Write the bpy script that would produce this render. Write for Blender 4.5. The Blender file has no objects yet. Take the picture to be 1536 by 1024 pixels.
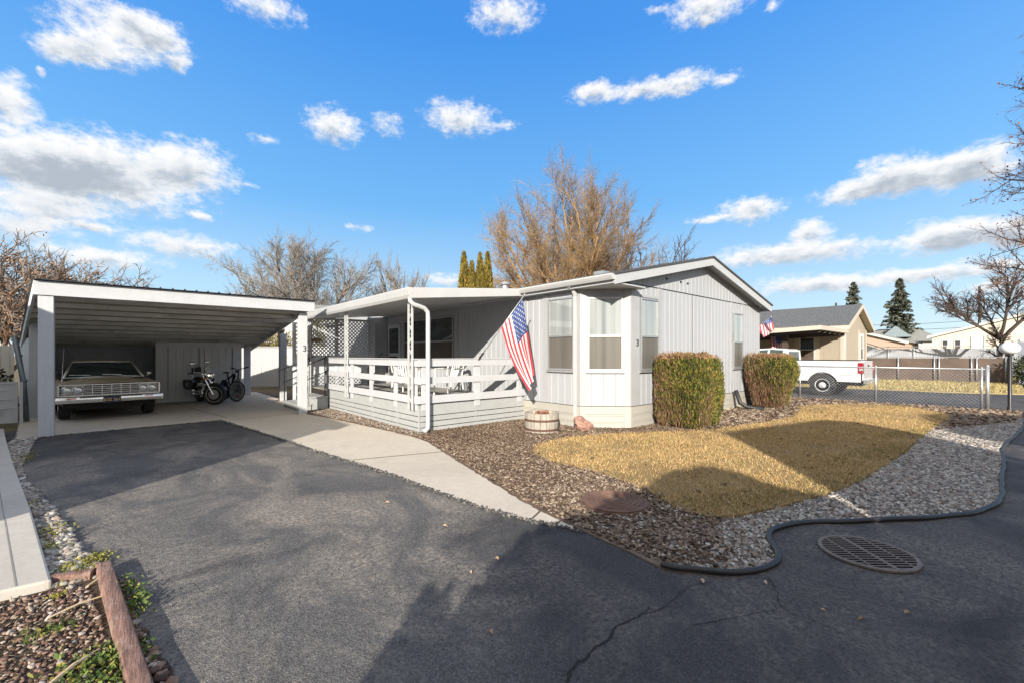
import math
SUN_E, SKY_S, CLOUD, EXPO = 4.6, .14, 3.9, .9
SKY_ROT = math.atan2(1.15, -1.0)
SKYR = [(0.0,(.62,.80,.93)),(.13,(.45,.71,.95)),(.30,(.17,.50,.96)),(.60,(.055,.32,.90)),(1.0,(.03,.22,.75))]
SKY_FILL = 1.05
import bpy, bmesh, math, random
import numpy as np
from math import sin, cos, pi, radians, sqrt, atan2, hypot
from mathutils import Vector, Matrix
SC = bpy.context.scene
COL = SC.collection
rnd = random.Random(7)
CAMH = 1.55
# ------------------------------------------------------------------ helpers
class MB:
    """collects simple shapes and links them as one mesh object"""
    def __init__(s): s.v = []; s.f = []; s.m = []
    def add(s, vs, fs, mi=0):
        n = len(s.v); s.v += [tuple(p) for p in vs]
        for f in fs: s.f.append(tuple(i + n for i in f)); s.m.append(mi)
        return s
    def box(s, x0, x1, y0, y1, z0, z1, mi=0):
        return s.add([(x0,y0,z0),(x1,y0,z0),(x1,y1,z0),(x0,y1,z0),(x0,y0,z1),(x1,y0,z1),(x1,y1,z1),(x0,y1,z1)],
                     [(0,3,2,1),(4,5,6,7),(0,1,5,4),(1,2,6,5),(2,3,7,6),(3,0,4,7)], mi)
    def obox(s, c, a, b, d, mi=0):
        """box from centre and three half-axis vectors"""
        c, a, b, d = Vector(c), Vector(a), Vector(b), Vector(d)
        P = [c-a-b-d, c+a-b-d, c+a+b-d, c-a+b-d, c-a-b+d, c+a-b+d, c+a+b+d, c-a+b+d]
        F = [(0,3,2,1),(4,5,6,7),(0,1,5,4),(1,2,6,5),(2,3,7,6),(3,0,4,7)]
        if a.cross(b).dot(d) < 0: F = [f[::-1] for f in F]
        return s.add(P, F, mi)
    def bar(s, p, q, w, h, up=(0,0,1), mi=0):
        p, q = Vector(p), Vector(q); d = (q-p); u = Vector(up)
        sd = d.cross(u)
        if sd.length < 1e-6: sd = d.cross(Vector((1,0,0)))
        sd.normalize(); u = sd.cross(d).normalized()
        return s.obox((p+q)/2, d/2, sd*w/2, u*h/2, mi)
    def tube(s, pts, r, n=8, cap=True, mi=0):
        pts = [Vector(p) for p in pts]; k = len(pts)
        rs = r if isinstance(r, (list, tuple)) else [r]*k
        vs = []; ref = None
        for i, p in enumerate(pts):
            t = (pts[min(i+1,k-1)] - pts[max(i-1,0)])
            if t.length < 1e-9: t = Vector((0,0,1))
            t.normalize()
            if ref is None:
                ref = t.cross(Vector((0,0,1)) if abs(t.z) < .9 else Vector((1,0,0))).normalized()
            a = (ref - t*ref.dot(t)).normalized(); b = t.cross(a); ref = a
            for j in range(n):
                an = 2*pi*j/n
                vs.append(p + (a*cos(an) + b*sin(an))*rs[i])
        fs = []
        for i in range(k-1):
            for j in range(n):
                j2 = (j+1) % n
                fs.append((i*n+j, i*n+j2, (i+1)*n+j2, (i+1)*n+j))
        if cap and n > 2:
            fs.append(tuple(range(n))[::-1]); fs.append(tuple((k-1)*n + j for j in range(n)))
        return s.add(vs, fs, mi)
    def lathe(s, prof, c=(0,0,0), n=24, axis='z', mi=0):
        """prof: list of (r, h) along the axis"""
        vs = []
        for r, h in prof:
            for j in range(n):
                a = 2*pi*j/n; p = (r*cos(a), r*sin(a), h)
                if axis == 'x': p = (p[2], p[0], p[1])
                if axis == 'y': p = (p[1], p[2], p[0])
                vs.append((p[0]+c[0], p[1]+c[1], p[2]+c[2]))
        fs = []
        for i in range(len(prof)-1):
            for j in range(n):
                j2 = (j+1) % n
                fs.append((i*n+j, i*n+j2, (i+1)*n+j2, (i+1)*n+j))
        if prof[0][0] > 1e-6: fs.append(tuple(range(n))[::-1])
        if prof[-1][0] > 1e-6: fs.append(tuple((len(prof)-1)*n + j for j in range(n)))
        return s.add(vs, fs, mi)
    def torus(s, c, R, r, axis='x', n=28, k=10, mi=0, sq=1.0):
        prof = [(R + r*cos(2*pi*i/k), sq*r*sin(2*pi*i/k)) for i in range(k+1)]
        return s.lathe([(a, b) for a, b in prof], c, n, axis, mi)
    def prism(s, poly, z0, z1, mi=0):
        n = len(poly)
        A = sum(poly[i][0]*poly[(i+1)%n][1]-poly[(i+1)%n][0]*poly[i][1] for i in range(n))
        if A < 0: poly = poly[::-1]
        vs = [(x,y,z0) for x,y in poly] + [(x,y,z1) for x,y in poly]
        fs = [tuple(range(n))[::-1], tuple(range(n,2*n))] + [(i,(i+1)%n,(i+1)%n+n,i+n) for i in range(n)]
        return s.add(vs, fs, mi)
    def extr(s, pts, d, mi=0):
        """extrude a planar 3-D polygon by vector d"""
        n = len(pts); d = Vector(d); P = [Vector(p) for p in pts]
        nrm = Vector((0,0,0))
        for i in range(n): nrm += (P[i]-P[0]).cross(P[(i+1)%n]-P[0])
        if nrm.dot(d) < 0: P = P[::-1]
        return s.add(P + [p+d for p in P], [tuple(range(n))[::-1], tuple(range(n,2*n))] + [(i,(i+1)%n,(i+1)%n+n,i+n) for i in range(n)], mi)
    def quad(s, a, b, c, d, mi=0): return s.add([a,b,c,d], [(0,1,2,3)], mi)
    def ball(s, c, r, n=14, k=9, mi=0):
        rr = r if isinstance(r, (tuple, list)) else (r,r,r)
        vs = []; fs = []
        for i in range(k+1):
            t = pi*i/k
            for j in range(n):
                a = 2*pi*j/n
                vs.append((c[0]+rr[0]*sin(t)*cos(a), c[1]+rr[1]*sin(t)*sin(a), c[2]+rr[2]*cos(t)))
        for i in range(k):
            for j in range(n): fs.append((i*n+j, (i+1)*n+j, (i+1)*n+(j+1)%n, i*n+(j+1)%n))
        return s.add(vs, fs, mi)
    def loft(s, secs, close=False, mi=0):
        n = len(secs[0]); vs = [p for q in secs for p in q]; fs = []
        for i in range(len(secs)-1):
            for j in range(n if close else n-1):
                j2 = (j+1) % n
                fs.append((i*n+j, i*n+j2, (i+1)*n+j2, (i+1)*n+j))
        return s.add(vs, fs, mi)
    def build(s, name, mat, parent=None, smooth=False, bevel=0, sub=0, angle=None):
        me = bpy.data.meshes.new(name)
        me.from_pydata([tuple(p) for p in s.v], [], s.f)
        mats = mat if isinstance(mat, (list, tuple)) else [mat]
        for m in mats: me.materials.append(m)
        if len(mats) > 1: me.polygons.foreach_set('material_index', s.m)
        me.update()
        o = bpy.data.objects.new(name, me); COL.objects.link(o)
        if smooth or angle:
            me.polygons.foreach_set('use_smooth', [True]*len(me.polygons))
            if angle: me.set_sharp_from_angle(angle=radians(angle))
        if bevel:
            b = o.modifiers.new('edge', 'BEVEL'); b.width = bevel; b.segments = 2; b.limit_method = 'ANGLE'; b.angle_limit = radians(40)
        if sub:
            b = o.modifiers.new('smooth', 'SUBSURF'); b.levels = sub; b.render_levels = sub
        if parent is not None: adopt(o, parent)
        return o
def adopt(o, parent):
    o.parent = parent
    if parent.parent is None: o.matrix_parent_inverse = Matrix.Translation(-parent.location)
def tag(o, label=None, cat=None, group=None, kind=None):
    if label: o['label'] = label
    if cat: o['category'] = cat
    if group: o['group'] = group
    if kind: o['kind'] = kind
    return o
def thing(name, label, cat, loc=(0,0,0), group=None):
    o = bpy.data.objects.new(name, None); COL.objects.link(o); o.location = loc
    o.empty_display_size = .2
    return tag(o, label, cat, group)
def copy_thing(o, loc, rz=None, label=None):
    c = o.copy(); COL.objects.link(c); c.location = loc
    if rz is not None: c.rotation_euler = (0,0,rz)
    if label: c['label'] = label
    for ch in list(o.children):
        d = ch.copy(); COL.objects.link(d); d.parent = c
        for g in list(ch.children):
            e = g.copy(); COL.objects.link(e); e.parent = d
    return c
def npmesh(name, V, F, mat, parent=None, smooth=False):
    """V (N,3) floats, F (M,k) ints"""
    me = bpy.data.meshes.new(name)
    k = F.shape[1]; M = F.shape[0]
    me.vertices.add(len(V)); me.vertices.foreach_set('co', np.ascontiguousarray(V, dtype=np.float32).ravel())
    me.loops.add(M*k); me.loops.foreach_set('vertex_index', np.ascontiguousarray(F, dtype=np.int32).ravel())
    me.polygons.add(M); me.polygons.foreach_set('loop_start', np.arange(M, dtype=np.int32)*k)
    me.polygons.foreach_set('loop_total', np.full(M, k, dtype=np.int32))
    if smooth: me.polygons.foreach_set('use_smooth', np.ones(M, dtype=bool))
    me.materials.append(mat); me.update(calc_edges=True); me.validate()
    o = bpy.data.objects.new(name, me); COL.objects.link(o)
    if parent is not None: adopt(o, parent)
    return o
RS = np.random.RandomState(11)
def inpoly(P, poly):
    x, y = P[:,0], P[:,1]; c = np.zeros(len(P), bool); n = len(poly)
    for i in range(n):
        x0, y0 = poly[i]; x1, y1 = poly[(i+1)%n]
        t = ((y0 > y) != (y1 > y))
        with np.errstate(divide='ignore', invalid='ignore'):
            c ^= t & (x < (x1-x0)*(y-y0)/((y1-y0) if y1 != y0 else 1e-9) + x0)
    return c
def scatter(poly, n, holes=()):
    a = np.array(poly); lo, hi = a.min(0), a.max(0); out = []; tot = 0
    while tot < n:
        P = lo + RS.rand(n*2, 2)*(hi-lo); P = P[inpoly(P, poly)]
        for h in holes: P = P[~inpoly(P, h)]
        out.append(P); tot += len(P)
        if len(out) > 60: break
    return np.concatenate(out)[:n]
def rotmats(n, tilt=.4):
    """random yaw plus small random tilt"""
    a = RS.rand(n)*2*pi; tx = (RS.rand(n)-.5)*2*tilt; ty = (RS.rand(n)-.5)*2*tilt
    ca, sa, cx, sx, cy, sy = np.cos(a), np.sin(a), np.cos(tx), np.sin(tx), np.cos(ty), np.sin(ty)
    Z = np.zeros(n); O = np.ones(n)
    Rz = np.array([[ca,-sa,Z],[sa,ca,Z],[Z,Z,O]]).transpose(2,0,1)
    Rx = np.array([[O,Z,Z],[Z,cx,-sx],[Z,sx,cx]]).transpose(2,0,1)
    Ry = np.array([[cy,Z,sy],[Z,O,Z],[-sy,Z,cy]]).transpose(2,0,1)
    return Rz @ Rx @ Ry
def ico(sub):
    bm = bmesh.new(); bmesh.ops.create_icosphere(bm, subdivisions=sub, radius=1)
    V = np.array([v.co[:] for v in bm.verts]); F = np.array([[v.index for v in f.verts] for f in bm.faces]); bm.free()
    return V, F
def stones(name, P, size, mat, z=0.0, sub=2, flat=.6, vary=.5, parent=None):
    """many stones of uneven shape as one mesh"""
    V0, F0 = ico(sub); n = len(P); shapes = []
    for k in range(12):
        d = RS.randn(6,3); amp = RS.rand(6)*.22
        r = 1 + sum(a*np.sin(2.2*(V0@q)+k) for a, q in zip(amp, d))
        shapes.append(V0*r[:,None])
    sh = np.array(shapes)[RS.randint(0, 12, n)]
    sz = size*(1-vary/2+vary*RS.rand(n)**1.6*1.6)
    ax = np.stack([sz*(1+.5*RS.rand(n)), sz*(.7+.3*RS.rand(n)), sz*flat*(.7+.6*RS.rand(n))], 1)*.5
    V = sh*ax[:,None,:]
    V = np.einsum('nij,nvj->nvi', rotmats(n, .5), V)
    zc = (z if np.isscalar(z) else z) + ax[:,2]*.45
    V[:,:,0] += P[:,0,None]; V[:,:,1] += P[:,1,None]; V[:,:,2] += (zc[:,None] if not np.isscalar(zc) else zc)
    F = (F0[None] + (np.arange(n)*len(V0))[:,None,None]).reshape(-1,3)
    return npmesh(name, V.reshape(-1,3), F, mat, parent, smooth=True)
def chips(name, P, size, mat, z=0.0, thick=.25, tilt=.5, parent=None, aspect=2.2):
    n = len(P)
    B = np.array([(-1,-1,-1),(1,-1,-1),(1,1,-1),(-1,1,-1),(-.8,-.7,1),(.9,-.8,1),(.7,.8,1),(-.9,.7,1)], float)
    F0 = np.array([(0,3,2,1),(4,5,6,7),(0,1,5,4),(1,2,6,5),(2,3,7,6),(3,0,4,7)])
    sz = size*(.5+RS.rand(n)); ax = np.stack([sz*(.6+.4*RS.rand(n))*aspect/2, sz*.5*(.6+.6*RS.rand(n)), sz*thick*(.5+RS.rand(n))*.5], 1)
    V = B[None]*ax[:,None,:] + RS.randn(n,8,3)*(sz*.06)[:,None,None]
    V = np.einsum('nij,nvj->nvi', rotmats(n, tilt), V)
    V[:,:,0] += P[:,0,None]; V[:,:,1] += P[:,1,None]; V[:,:,2] += z + RS.rand(n,1)*size*.5
    F = (F0[None] + (np.arange(n)*8)[:,None,None]).reshape(-1,4)
    return npmesh(name, V.reshape(-1,3), F, mat, parent)
def blades(name, P, length, width, mat, z=0.0, lean=.9, parent=None):
    n = len(P); a = RS.rand(n)*2*pi; b = RS.rand(n)*2*pi; L = length*(.5+RS.rand(n)*.9)
    le = lean*(RS.rand(n)**.7)
    d = np.stack([np.cos(a)*np.sin(le), np.sin(a)*np.sin(le), np.cos(le)], 1)
    s = np.stack([np.cos(b), np.sin(b), np.zeros(n)], 1)*(width*(.6+.8*RS.rand(n)))[:,None]*.5
    p = np.concatenate([P, np.full((n,1), z)], 1)
    bend = np.stack([np.cos(a), np.sin(a), np.full(n,-.35)], 1)*(L*.22)[:,None]
    mid = p + d*(L*.55)[:,None]; tip = p + d*L[:,None] + bend
    V = np.stack([p-s, p+s, mid+s*.7, mid-s*.7, tip+s*.15, tip-s*.15], 1).reshape(-1,3)
    F0 = np.array([(0,1,2,3),(3,2,4,5)])
    F = (F0[None] + (np.arange(n)*6)[:,None,None]).reshape(-1,4)
    return npmesh(name, V, F, mat, parent)
def sprays(name, C, D, length, width, mat, parent=None, jit=.5):
    """small leaf faces at centres C pointing along D"""
    n = len(C); D = D + RS.randn(n,3)*jit; D /= np.linalg.norm(D, axis=1)[:,None]+1e-9
    S = np.cross(D, RS.randn(n,3)); S /= np.linalg.norm(S, axis=1)[:,None]+1e-9
    L = (length*(.5+RS.rand(n)))[:,None]; W = (width*(.6+.8*RS.rand(n)))[:,None]*.5
    V = np.stack([C-D*L*.5, C+S*W, C+D*L*.5, C-S*W], 1).reshape(-1,3)
    F = (np.array([[0,1,2,3]])[None] + (np.arange(n)*4)[:,None,None]).reshape(-1,4)
    return npmesh(name, V, F, mat, parent)
# ------------------------------------------------------------------ materials
def nodes(name):
    m = bpy.data.materials.new(name); m.use_nodes = True
    nt = m.node_tree; nt.nodes.clear()
    out = nt.nodes.new('ShaderNodeOutputMaterial'); b = nt.nodes.new('ShaderNodeBsdfPrincipled')
    nt.links.new(b.outputs[0], out.inputs[0])
    return m, nt, b
def N(nt, t, **kw):
    n = nt.nodes.new(t)
    for k, v in kw.items():
        if k.startswith('i_'): n.inputs[k[2:].replace('_',' ')].default_value = v
        else: setattr(n, k, v)
    return n
def ramp(nt, fac, stops):
    r = nt.nodes.new('ShaderNodeValToRGB'); e = r.color_ramp.elements
    while len(e) < len(stops): e.new(.5)
    for i, (p, c) in enumerate(stops):
        e[i].position = p; e[i].color = (c, c, c, 1) if not hasattr(c, '__len__') else (*c, 1)
    nt.links.new(fac, r.inputs[0]); return r.outputs[0]
def noise(nt, scale, detail=4, rough=.55, vec=None, dist=0, sc=None):
    n = N(nt, 'ShaderNodeTexNoise'); n.inputs['Scale'].default_value = scale
    n.inputs['Detail'].default_value = detail; n.inputs['Roughness'].default_value = rough; n.inputs['Distortion'].default_value = dist
    if vec is None:
        g = N(nt, 'ShaderNodeTexCoord'); vec = g.outputs['Object']
    if sc:
        mp = N(nt, 'ShaderNodeMapping'); mp.inputs['Scale'].default_value = sc; nt.links.new(vec, mp.inputs[0]); vec = mp.outputs[0]
    nt.links.new(vec, n.inputs['Vector']); return n.outputs[0]
def mix(nt, fac, a, b, mode='MIX'):
    m = N(nt, 'ShaderNodeMix', data_type='RGBA', blend_type=mode)
    for i, x in ((0, fac), (6, a), (7, b)):
        if isinstance(x, (int, float)): m.inputs[i].default_value = x
        elif isinstance(x, (tuple, list)): m.inputs[i].default_value = (*x, 1) if len(x) == 3 else x
        else: nt.links.new(x, m.inputs[i])
    return m.outputs[2]
def bump(nt, b, h, strength=.3, dist=.01, prev=None):
    n = N(nt, 'ShaderNodeBump'); n.inputs['Strength'].default_value = strength; n.inputs['Distance'].default_value = dist
    nt.links.new(h, n.inputs['Height'])
    if prev is not None: nt.links.new(prev, n.inputs['Normal'])
    nt.links.new(n.outputs[0], b.inputs['Normal']); return n.outputs[0]
def pm(name, col, rough=.6, metal=0, var=.15, vscale=6, bs=0, bscale=40, stretch=None, spec=.5, dirt=None, coat=0, trans=0):
    """plain material with uneven colour, optional bump and stains"""
    m, nt, b = nodes(name)
    b.inputs['Metallic'].default_value = metal; b.inputs['Roughness'].default_value = rough
    b.inputs['Specular IOR Level'].default_value = spec
    if coat: b.inputs['Coat Weight'].default_value = coat; b.inputs['Coat Roughness'].default_value = .08
    n1 = noise(nt, vscale, 6, .6, sc=stretch)
    c = ramp(nt, n1, [(.3, tuple(x*(1-var) for x in col)), (.7, tuple(min(1, x*(1+var)) for x in col))])
    if dirt:
        dcol, amt, dsc = dirt
        d = ramp(nt, noise(nt, dsc, 8, .7, dist=.4), [(.5, 0), (.75, amt)])
        c = mix(nt, d, c, dcol)
    nt.links.new(c, b.inputs['Base Color'])
    r = ramp(nt, n1, [(.2, max(0, rough-.08)), (.8, min(1, rough+.08))]); nt.links.new(r, b.inputs['Roughness'])
    if bs: bump(nt, b, noise(nt, bscale, 5, .6, sc=stretch), bs, .01)
    return m
def island(name, stops, rough=.8, bs=0, bscale=60, trans=0, vary=.0, vscale=.6):
    """colour that differs from piece to piece"""
    m, nt, b = nodes(name); g = N(nt, 'ShaderNodeNewGeometry')
    f = g.outputs['Random Per Island']
    if vary:
        a = N(nt, 'ShaderNodeMath', operation='MULTIPLY_ADD'); nt.links.new(noise(nt, vscale, 4), a.inputs[0]); a.inputs[1].default_value = vary; a.inputs[2].default_value = -vary/2
        a2 = N(nt, 'ShaderNodeMath', operation='ADD', use_clamp=True); nt.links.new(f, a2.inputs[0]); nt.links.new(a.outputs[0], a2.inputs[1]); f = a2.outputs[0]
    nt.links.new(ramp(nt, f, stops), b.inputs['Base Color'])
    b.inputs['Roughness'].default_value = rough; b.inputs['Specular IOR Level'].default_value = .3
    if bs: bump(nt, b, noise(nt, bscale, 4), bs, .005)
    return m
M = {}
M['siding'] = pm('siding', (.345,.355,.375), .55, var=.05, vscale=1.5, stretch=(1,1,.3), bs=.08, bscale=60, dirt=((.45,.43,.40), .25, 1.2))
M['trim_grey'] = pm('trim_grey', (.33,.335,.345), .5, var=.05, vscale=3, bs=.05)
M['skirting'] = pm('skirting', (.37,.355,.32), .5, var=.05, vscale=2, dirt=((.45,.36,.22), .35, 1.4), bs=.05)
M['fascia'] = pm('fascia', (.40,.41,.42), .5, var=.05, vscale=3, stretch=(.4,.4,2), bs=.05)
M['white_metal'] = pm('white_metal', (.44,.445,.45), .35, var=.04, vscale=3, dirt=((.5,.45,.36), .25, 2))
M['white_wood'] = pm('white_wood', (.44,.45,.47), .55, var=.05, vscale=5, bs=.15, bscale=18, stretch=(1,1,1), dirt=((.55,.53,.5), .25, 3))
M['post_paint'] = pm('post_paint', (.46,.47,.49), .6, var=.07, vscale=6, bs=.25, bscale=14, stretch=(3,3,.5), dirt=((.42,.40,.37), .3, 4))
M['grey_wood'] = pm('grey_wood', (.35,.36,.36), .6, var=.07, vscale=5, bs=.15, bscale=16, dirt=((.35,.33,.3), .3, 3))
M['carport_grey'] = pm('carport_grey', (.56,.58,.61), .65, var=.08, vscale=4, bs=.12, bscale=25, stretch=(1,1,.4))
M['shed_grey'] = pm('shed_grey', (.60,.605,.60), .65, var=.07, vscale=4, bs=.12, bscale=25, stretch=(1,1,.4))
M['rafter'] = pm('rafter', (.66,.645,.60), .75, var=.2, vscale=3, bs=.25, bscale=16, stretch=(.4,3,3), dirt=((.2,.17,.12), .5, 2))
M['roof_under'] = pm('roof_under', (.33,.29,.22), .75, var=.15, vscale=3, dirt=((.3,.25,.16), .5, 1.2))
M['roof_metal'] = pm('roof_metal', (.045,.05,.06), .4, metal=.3, var=.2)
M['shingle'] = pm('shingle', (.06,.06,.062), .9, var=.35, vscale=30, bs=.4, bscale=50)
M['black_iron'] = pm('black_iron', (.012,.012,.013), .45, var=.2)
M['black_plastic'] = pm('black_plastic', (.02,.02,.022), .5, var=.2)
M['numeral'] = pm('numeral', (.01,.01,.01), .5)
M['window_frame'] = pm('window_frame', (.42,.43,.44), .35, metal=.6, var=.05)
M['window_frame_white'] = pm('window_frame_white', (.50,.50,.50), .4, var=.04)
M['deck'] = pm('deck', (.27,.26,.24), .8, var=.25, vscale=6, bs=.2, stretch=(.3,3,1))
M['chrome'] = pm('chrome', (.80,.79,.76), .22, metal=.8, var=.08, vscale=8)
M['rubber'] = pm('rubber', (.018,.018,.018), .75, var=.25, bs=.2, bscale=60)
M['galv'] = pm('galv', (.46,.47,.48), .4, metal=.7, var=.12, vscale=8)
M['concrete_rim'] = pm('concrete_rim', (.5,.47,.42), .85, var=.1, vscale=4, bs=.2, bscale=90)
def glassy(name, c1, c2, scale=(26,26,.25), rough=.04, refl=.5, ior=1.6):
    """window pane: a curtain or dark room seen behind shiny glass"""
    m, nt, b = nodes(name)
    n = noise(nt, 1.0, 3, .5, sc=scale)
    nt.links.new(ramp(nt, n, [(.32, c1), (.68, c2)]), b.inputs['Base Color'])
    b.inputs['Roughness'].default_value = .7; b.inputs['Specular IOR Level'].default_value = 0
    b.inputs['Coat Weight'].default_value = 1; b.inputs['Coat Roughness'].default_value = rough; b.inputs['Coat IOR'].default_value = ior
    bump(nt, b, noise(nt, .9, 2), .05, .05)
    return m
M['pane_curtain'] = glassy('pane_curtain', (.19,.21,.215), (.33,.35,.35), (9,9,.2), ior=2.0)
M['pane_screen'] = glassy('pane_screen', (.095,.09,.08), (.14,.13,.115), (9,9,.3), rough=.35, ior=1.3)
M['pane_dark'] = glassy('pane_dark', (.03,.035,.037), (.08,.085,.085), (3,3,8), ior=1.55)
M['pane_brown'] = glassy('pane_brown', (.07,.055,.045), (.11,.085,.07), (2,2,2), rough=.3, ior=1.3)
# ------------------------------------------------------------------ ground materials
def asphalt():
    m, nt, b = nodes('asphalt')
    tc = N(nt, 'ShaderNodeTexCoord').outputs['Object']
    big = noise(nt, .55, 6, .6, tc, .6); mid = noise(nt, 3.2, 6, .65, tc, .3)
    fine = noise(nt, 150, 3, .6, tc)
    v = N(nt, 'ShaderNodeTexVoronoi'); v.inputs['Scale'].default_value = 120; nt.links.new(tc, v.inputs['Vector'])
    c = ramp(nt, big, [(.3, (.078,.076,.078)), (.55, (.108,.104,.102)), (.75, (.150,.143,.136))])
    c = mix(nt, .4, c, ramp(nt, noise(nt, 45, 5, .8, tc), [(.32, (.045,.045,.047)), (.68, (.20,.19,.175))]))
    c = mix(nt, .3, c, ramp(nt, mid, [(.3, (.060,.060,.065)), (.7, (.155,.150,.142))]))
    # stone grains
    g = ramp(nt, v.outputs['Color'], [(.0, .42), (.35, .78), (.7, 1.12), (.93, 1.5), (1.0, 2.3)])
    c = mix(nt, 1.0, c, g, 'MULTIPLY')
    # pale dusty patches, drawn out along the drive
    dp = noise(nt, .75, 9, .72, tc, .9, sc=(1.5,.9,1))
    dm = ramp(nt, dp, [(.44, 0), (.64, .9)])
    spk = ramp(nt, noise(nt, 30, 6, .8, tc), [(.42, .0), (.60, 1)])
    dm2 = N(nt, 'ShaderNodeMath', operation='MULTIPLY'); nt.links.new(dm, dm2.inputs[0]); nt.links.new(spk, dm2.inputs[1])
    c = mix(nt, dm2.outputs[0], c, (.42,.355,.285))
    # tar-dark smears
    tm = ramp(nt, noise(nt, .5, 5, .6, tc, 1.2, sc=(1,2.2,1)), [(.56, 0), (.7, .55)])
    c = mix(nt, tm, c, (.028,.028,.033))
    # sealed road and top of drive, colour darkened to deepen the shade there
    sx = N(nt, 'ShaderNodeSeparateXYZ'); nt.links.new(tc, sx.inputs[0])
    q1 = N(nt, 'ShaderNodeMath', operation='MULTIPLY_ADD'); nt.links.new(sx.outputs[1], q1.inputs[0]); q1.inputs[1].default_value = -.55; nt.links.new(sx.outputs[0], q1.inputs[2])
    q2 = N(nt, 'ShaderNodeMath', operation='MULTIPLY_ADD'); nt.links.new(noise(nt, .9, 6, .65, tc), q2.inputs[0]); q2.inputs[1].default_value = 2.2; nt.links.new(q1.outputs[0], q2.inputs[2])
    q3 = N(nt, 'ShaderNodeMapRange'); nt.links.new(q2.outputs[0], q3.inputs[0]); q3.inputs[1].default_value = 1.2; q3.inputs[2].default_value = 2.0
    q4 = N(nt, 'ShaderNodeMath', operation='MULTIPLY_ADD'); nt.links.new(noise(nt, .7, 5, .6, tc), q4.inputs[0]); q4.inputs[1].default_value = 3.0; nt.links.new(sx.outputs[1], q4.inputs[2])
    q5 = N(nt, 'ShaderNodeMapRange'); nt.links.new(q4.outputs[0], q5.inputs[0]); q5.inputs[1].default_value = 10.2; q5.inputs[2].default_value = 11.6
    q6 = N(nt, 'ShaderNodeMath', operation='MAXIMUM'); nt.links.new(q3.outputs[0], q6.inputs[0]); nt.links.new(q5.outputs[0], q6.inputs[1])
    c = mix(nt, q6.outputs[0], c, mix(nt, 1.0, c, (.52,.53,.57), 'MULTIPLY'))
    # hairline cracks
    v2 = N(nt, 'ShaderNodeTexVoronoi', feature='DISTANCE_TO_EDGE'); v2.inputs['Scale'].default_value = 1.1
    ad = N(nt, 'ShaderNodeVectorMath', operation='ADD'); nt.links.new(tc, ad.inputs[0])
    nn = N(nt, 'ShaderNodeTexNoise'); nn.inputs['Scale'].default_value = 2.5; nn.inputs['Detail'].default_value = 6; nt.links.new(tc, nn.inputs['Vector'])
    ms = N(nt, 'ShaderNodeVectorMath', operation='SCALE'); ms.inputs['Scale'].default_value = .6; nt.links.new(nn.outputs['Color'], ms.inputs[0]); nt.links.new(ms.outputs[0], ad.inputs[1])
    nt.links.new(ad.outputs[0], v2.inputs['Vector'])
    cr = ramp(nt, v2.outputs['Distance'], [(.0, 1), (.007, 0)])
    cm = ramp(nt, noise(nt, .4, 3, .5, tc), [(.5, 0), (.62, .7)])
    cc = N(nt, 'ShaderNodeMath', operation='MULTIPLY'); nt.links.new(cr, cc.inputs[0]); nt.links.new(cm, cc.inputs[1])
    c = mix(nt, cc.outputs[0], c, (.012,.012,.013))
    nt.links.new(c, b.inputs['Base Color']); b.inputs['Roughness'].default_value = .82; b.inputs['Specular IOR Level'].default_value = .35
    h = mix(nt, .5, v.outputs['Distance'], noise(nt, 70, 5, .75, tc))
    p = bump(nt, b, h, .9, .010); p = bump(nt, b, mid, .25, .02, p)
    return m
def concrete(name='concrete', base=(.52,.465,.39)):
    m, nt, b = nodes(name); tc = N(nt, 'ShaderNodeTexCoord').outputs['Object']
    c = ramp(nt, noise(nt, .7, 8, .65, tc, .5), [(.3, tuple(x*.82 for x in base)), (.7, tuple(x*1.12 for x in base))])
    c = mix(nt, .4, c, ramp(nt, noise(nt, 9, 8, .7, tc), [(.3, tuple(x*.75 for x in base)), (.7, tuple(x*1.15 for x in base))]))
    c = mix(nt, ramp(nt, noise(nt, 55, 2, .6, tc), [(.60, 0), (.72, .3)]), c, (.16,.13,.10))
    c = mix(nt, ramp(nt, noise(nt, .9, 7, .7, tc, 1.5, sc=(1,2.4,1)), [(.6, 0), (.75, .35)]), c, (.23,.17,.11))
    nt.links.new(c, b.inputs['Base Color']); b.inputs['Roughness'].default_value = .88; b.inputs['Specular IOR Level'].default_value = .25
    bump(nt, b, noise(nt, 130, 4, .7, tc), .25, .004)
    return m
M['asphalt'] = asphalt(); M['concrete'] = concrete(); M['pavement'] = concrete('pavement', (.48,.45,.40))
def soil(name, a, bb, c3, s=20):
    m, nt, b = nodes(name)
    tc = N(nt, 'ShaderNodeTexCoord').outputs['Object']
    c = ramp(nt, noise(nt, s, 8, .75, tc), [(.3, a), (.52, bb), (.72, c3)])
    c = mix(nt, .35, c, ramp(nt, noise(nt, .8, 5, .6, tc), [(.3, a), (.7, c3)]))
    nt.links.new(c, b.inputs['Base Color']); b.inputs['Roughness'].default_value = .95; b.inputs['Specular IOR Level'].default_value = .15
    bump(nt, b, noise(nt, s*2, 6, .7, tc), .8, .02)
    return m
M['mulch_bed'] = soil('mulch_bed', (.06,.042,.032), (.15,.11,.082), (.28,.22,.175))
M['dirt'] = soil('dirt', (.03,.022,.016), (.075,.055,.04), (.15,.115,.085), 26)
M['ground'] = soil('ground', (.10,.085,.05), (.16,.13,.075), (.24,.19,.11), 3)
M['turf'] = soil('turf', (.15,.10,.045), (.31,.215,.10), (.43,.31,.15), 30)
M['straw'] = soil('straw', (.26,.20,.09), (.40,.31,.14), (.52,.42,.21), 8)
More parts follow.
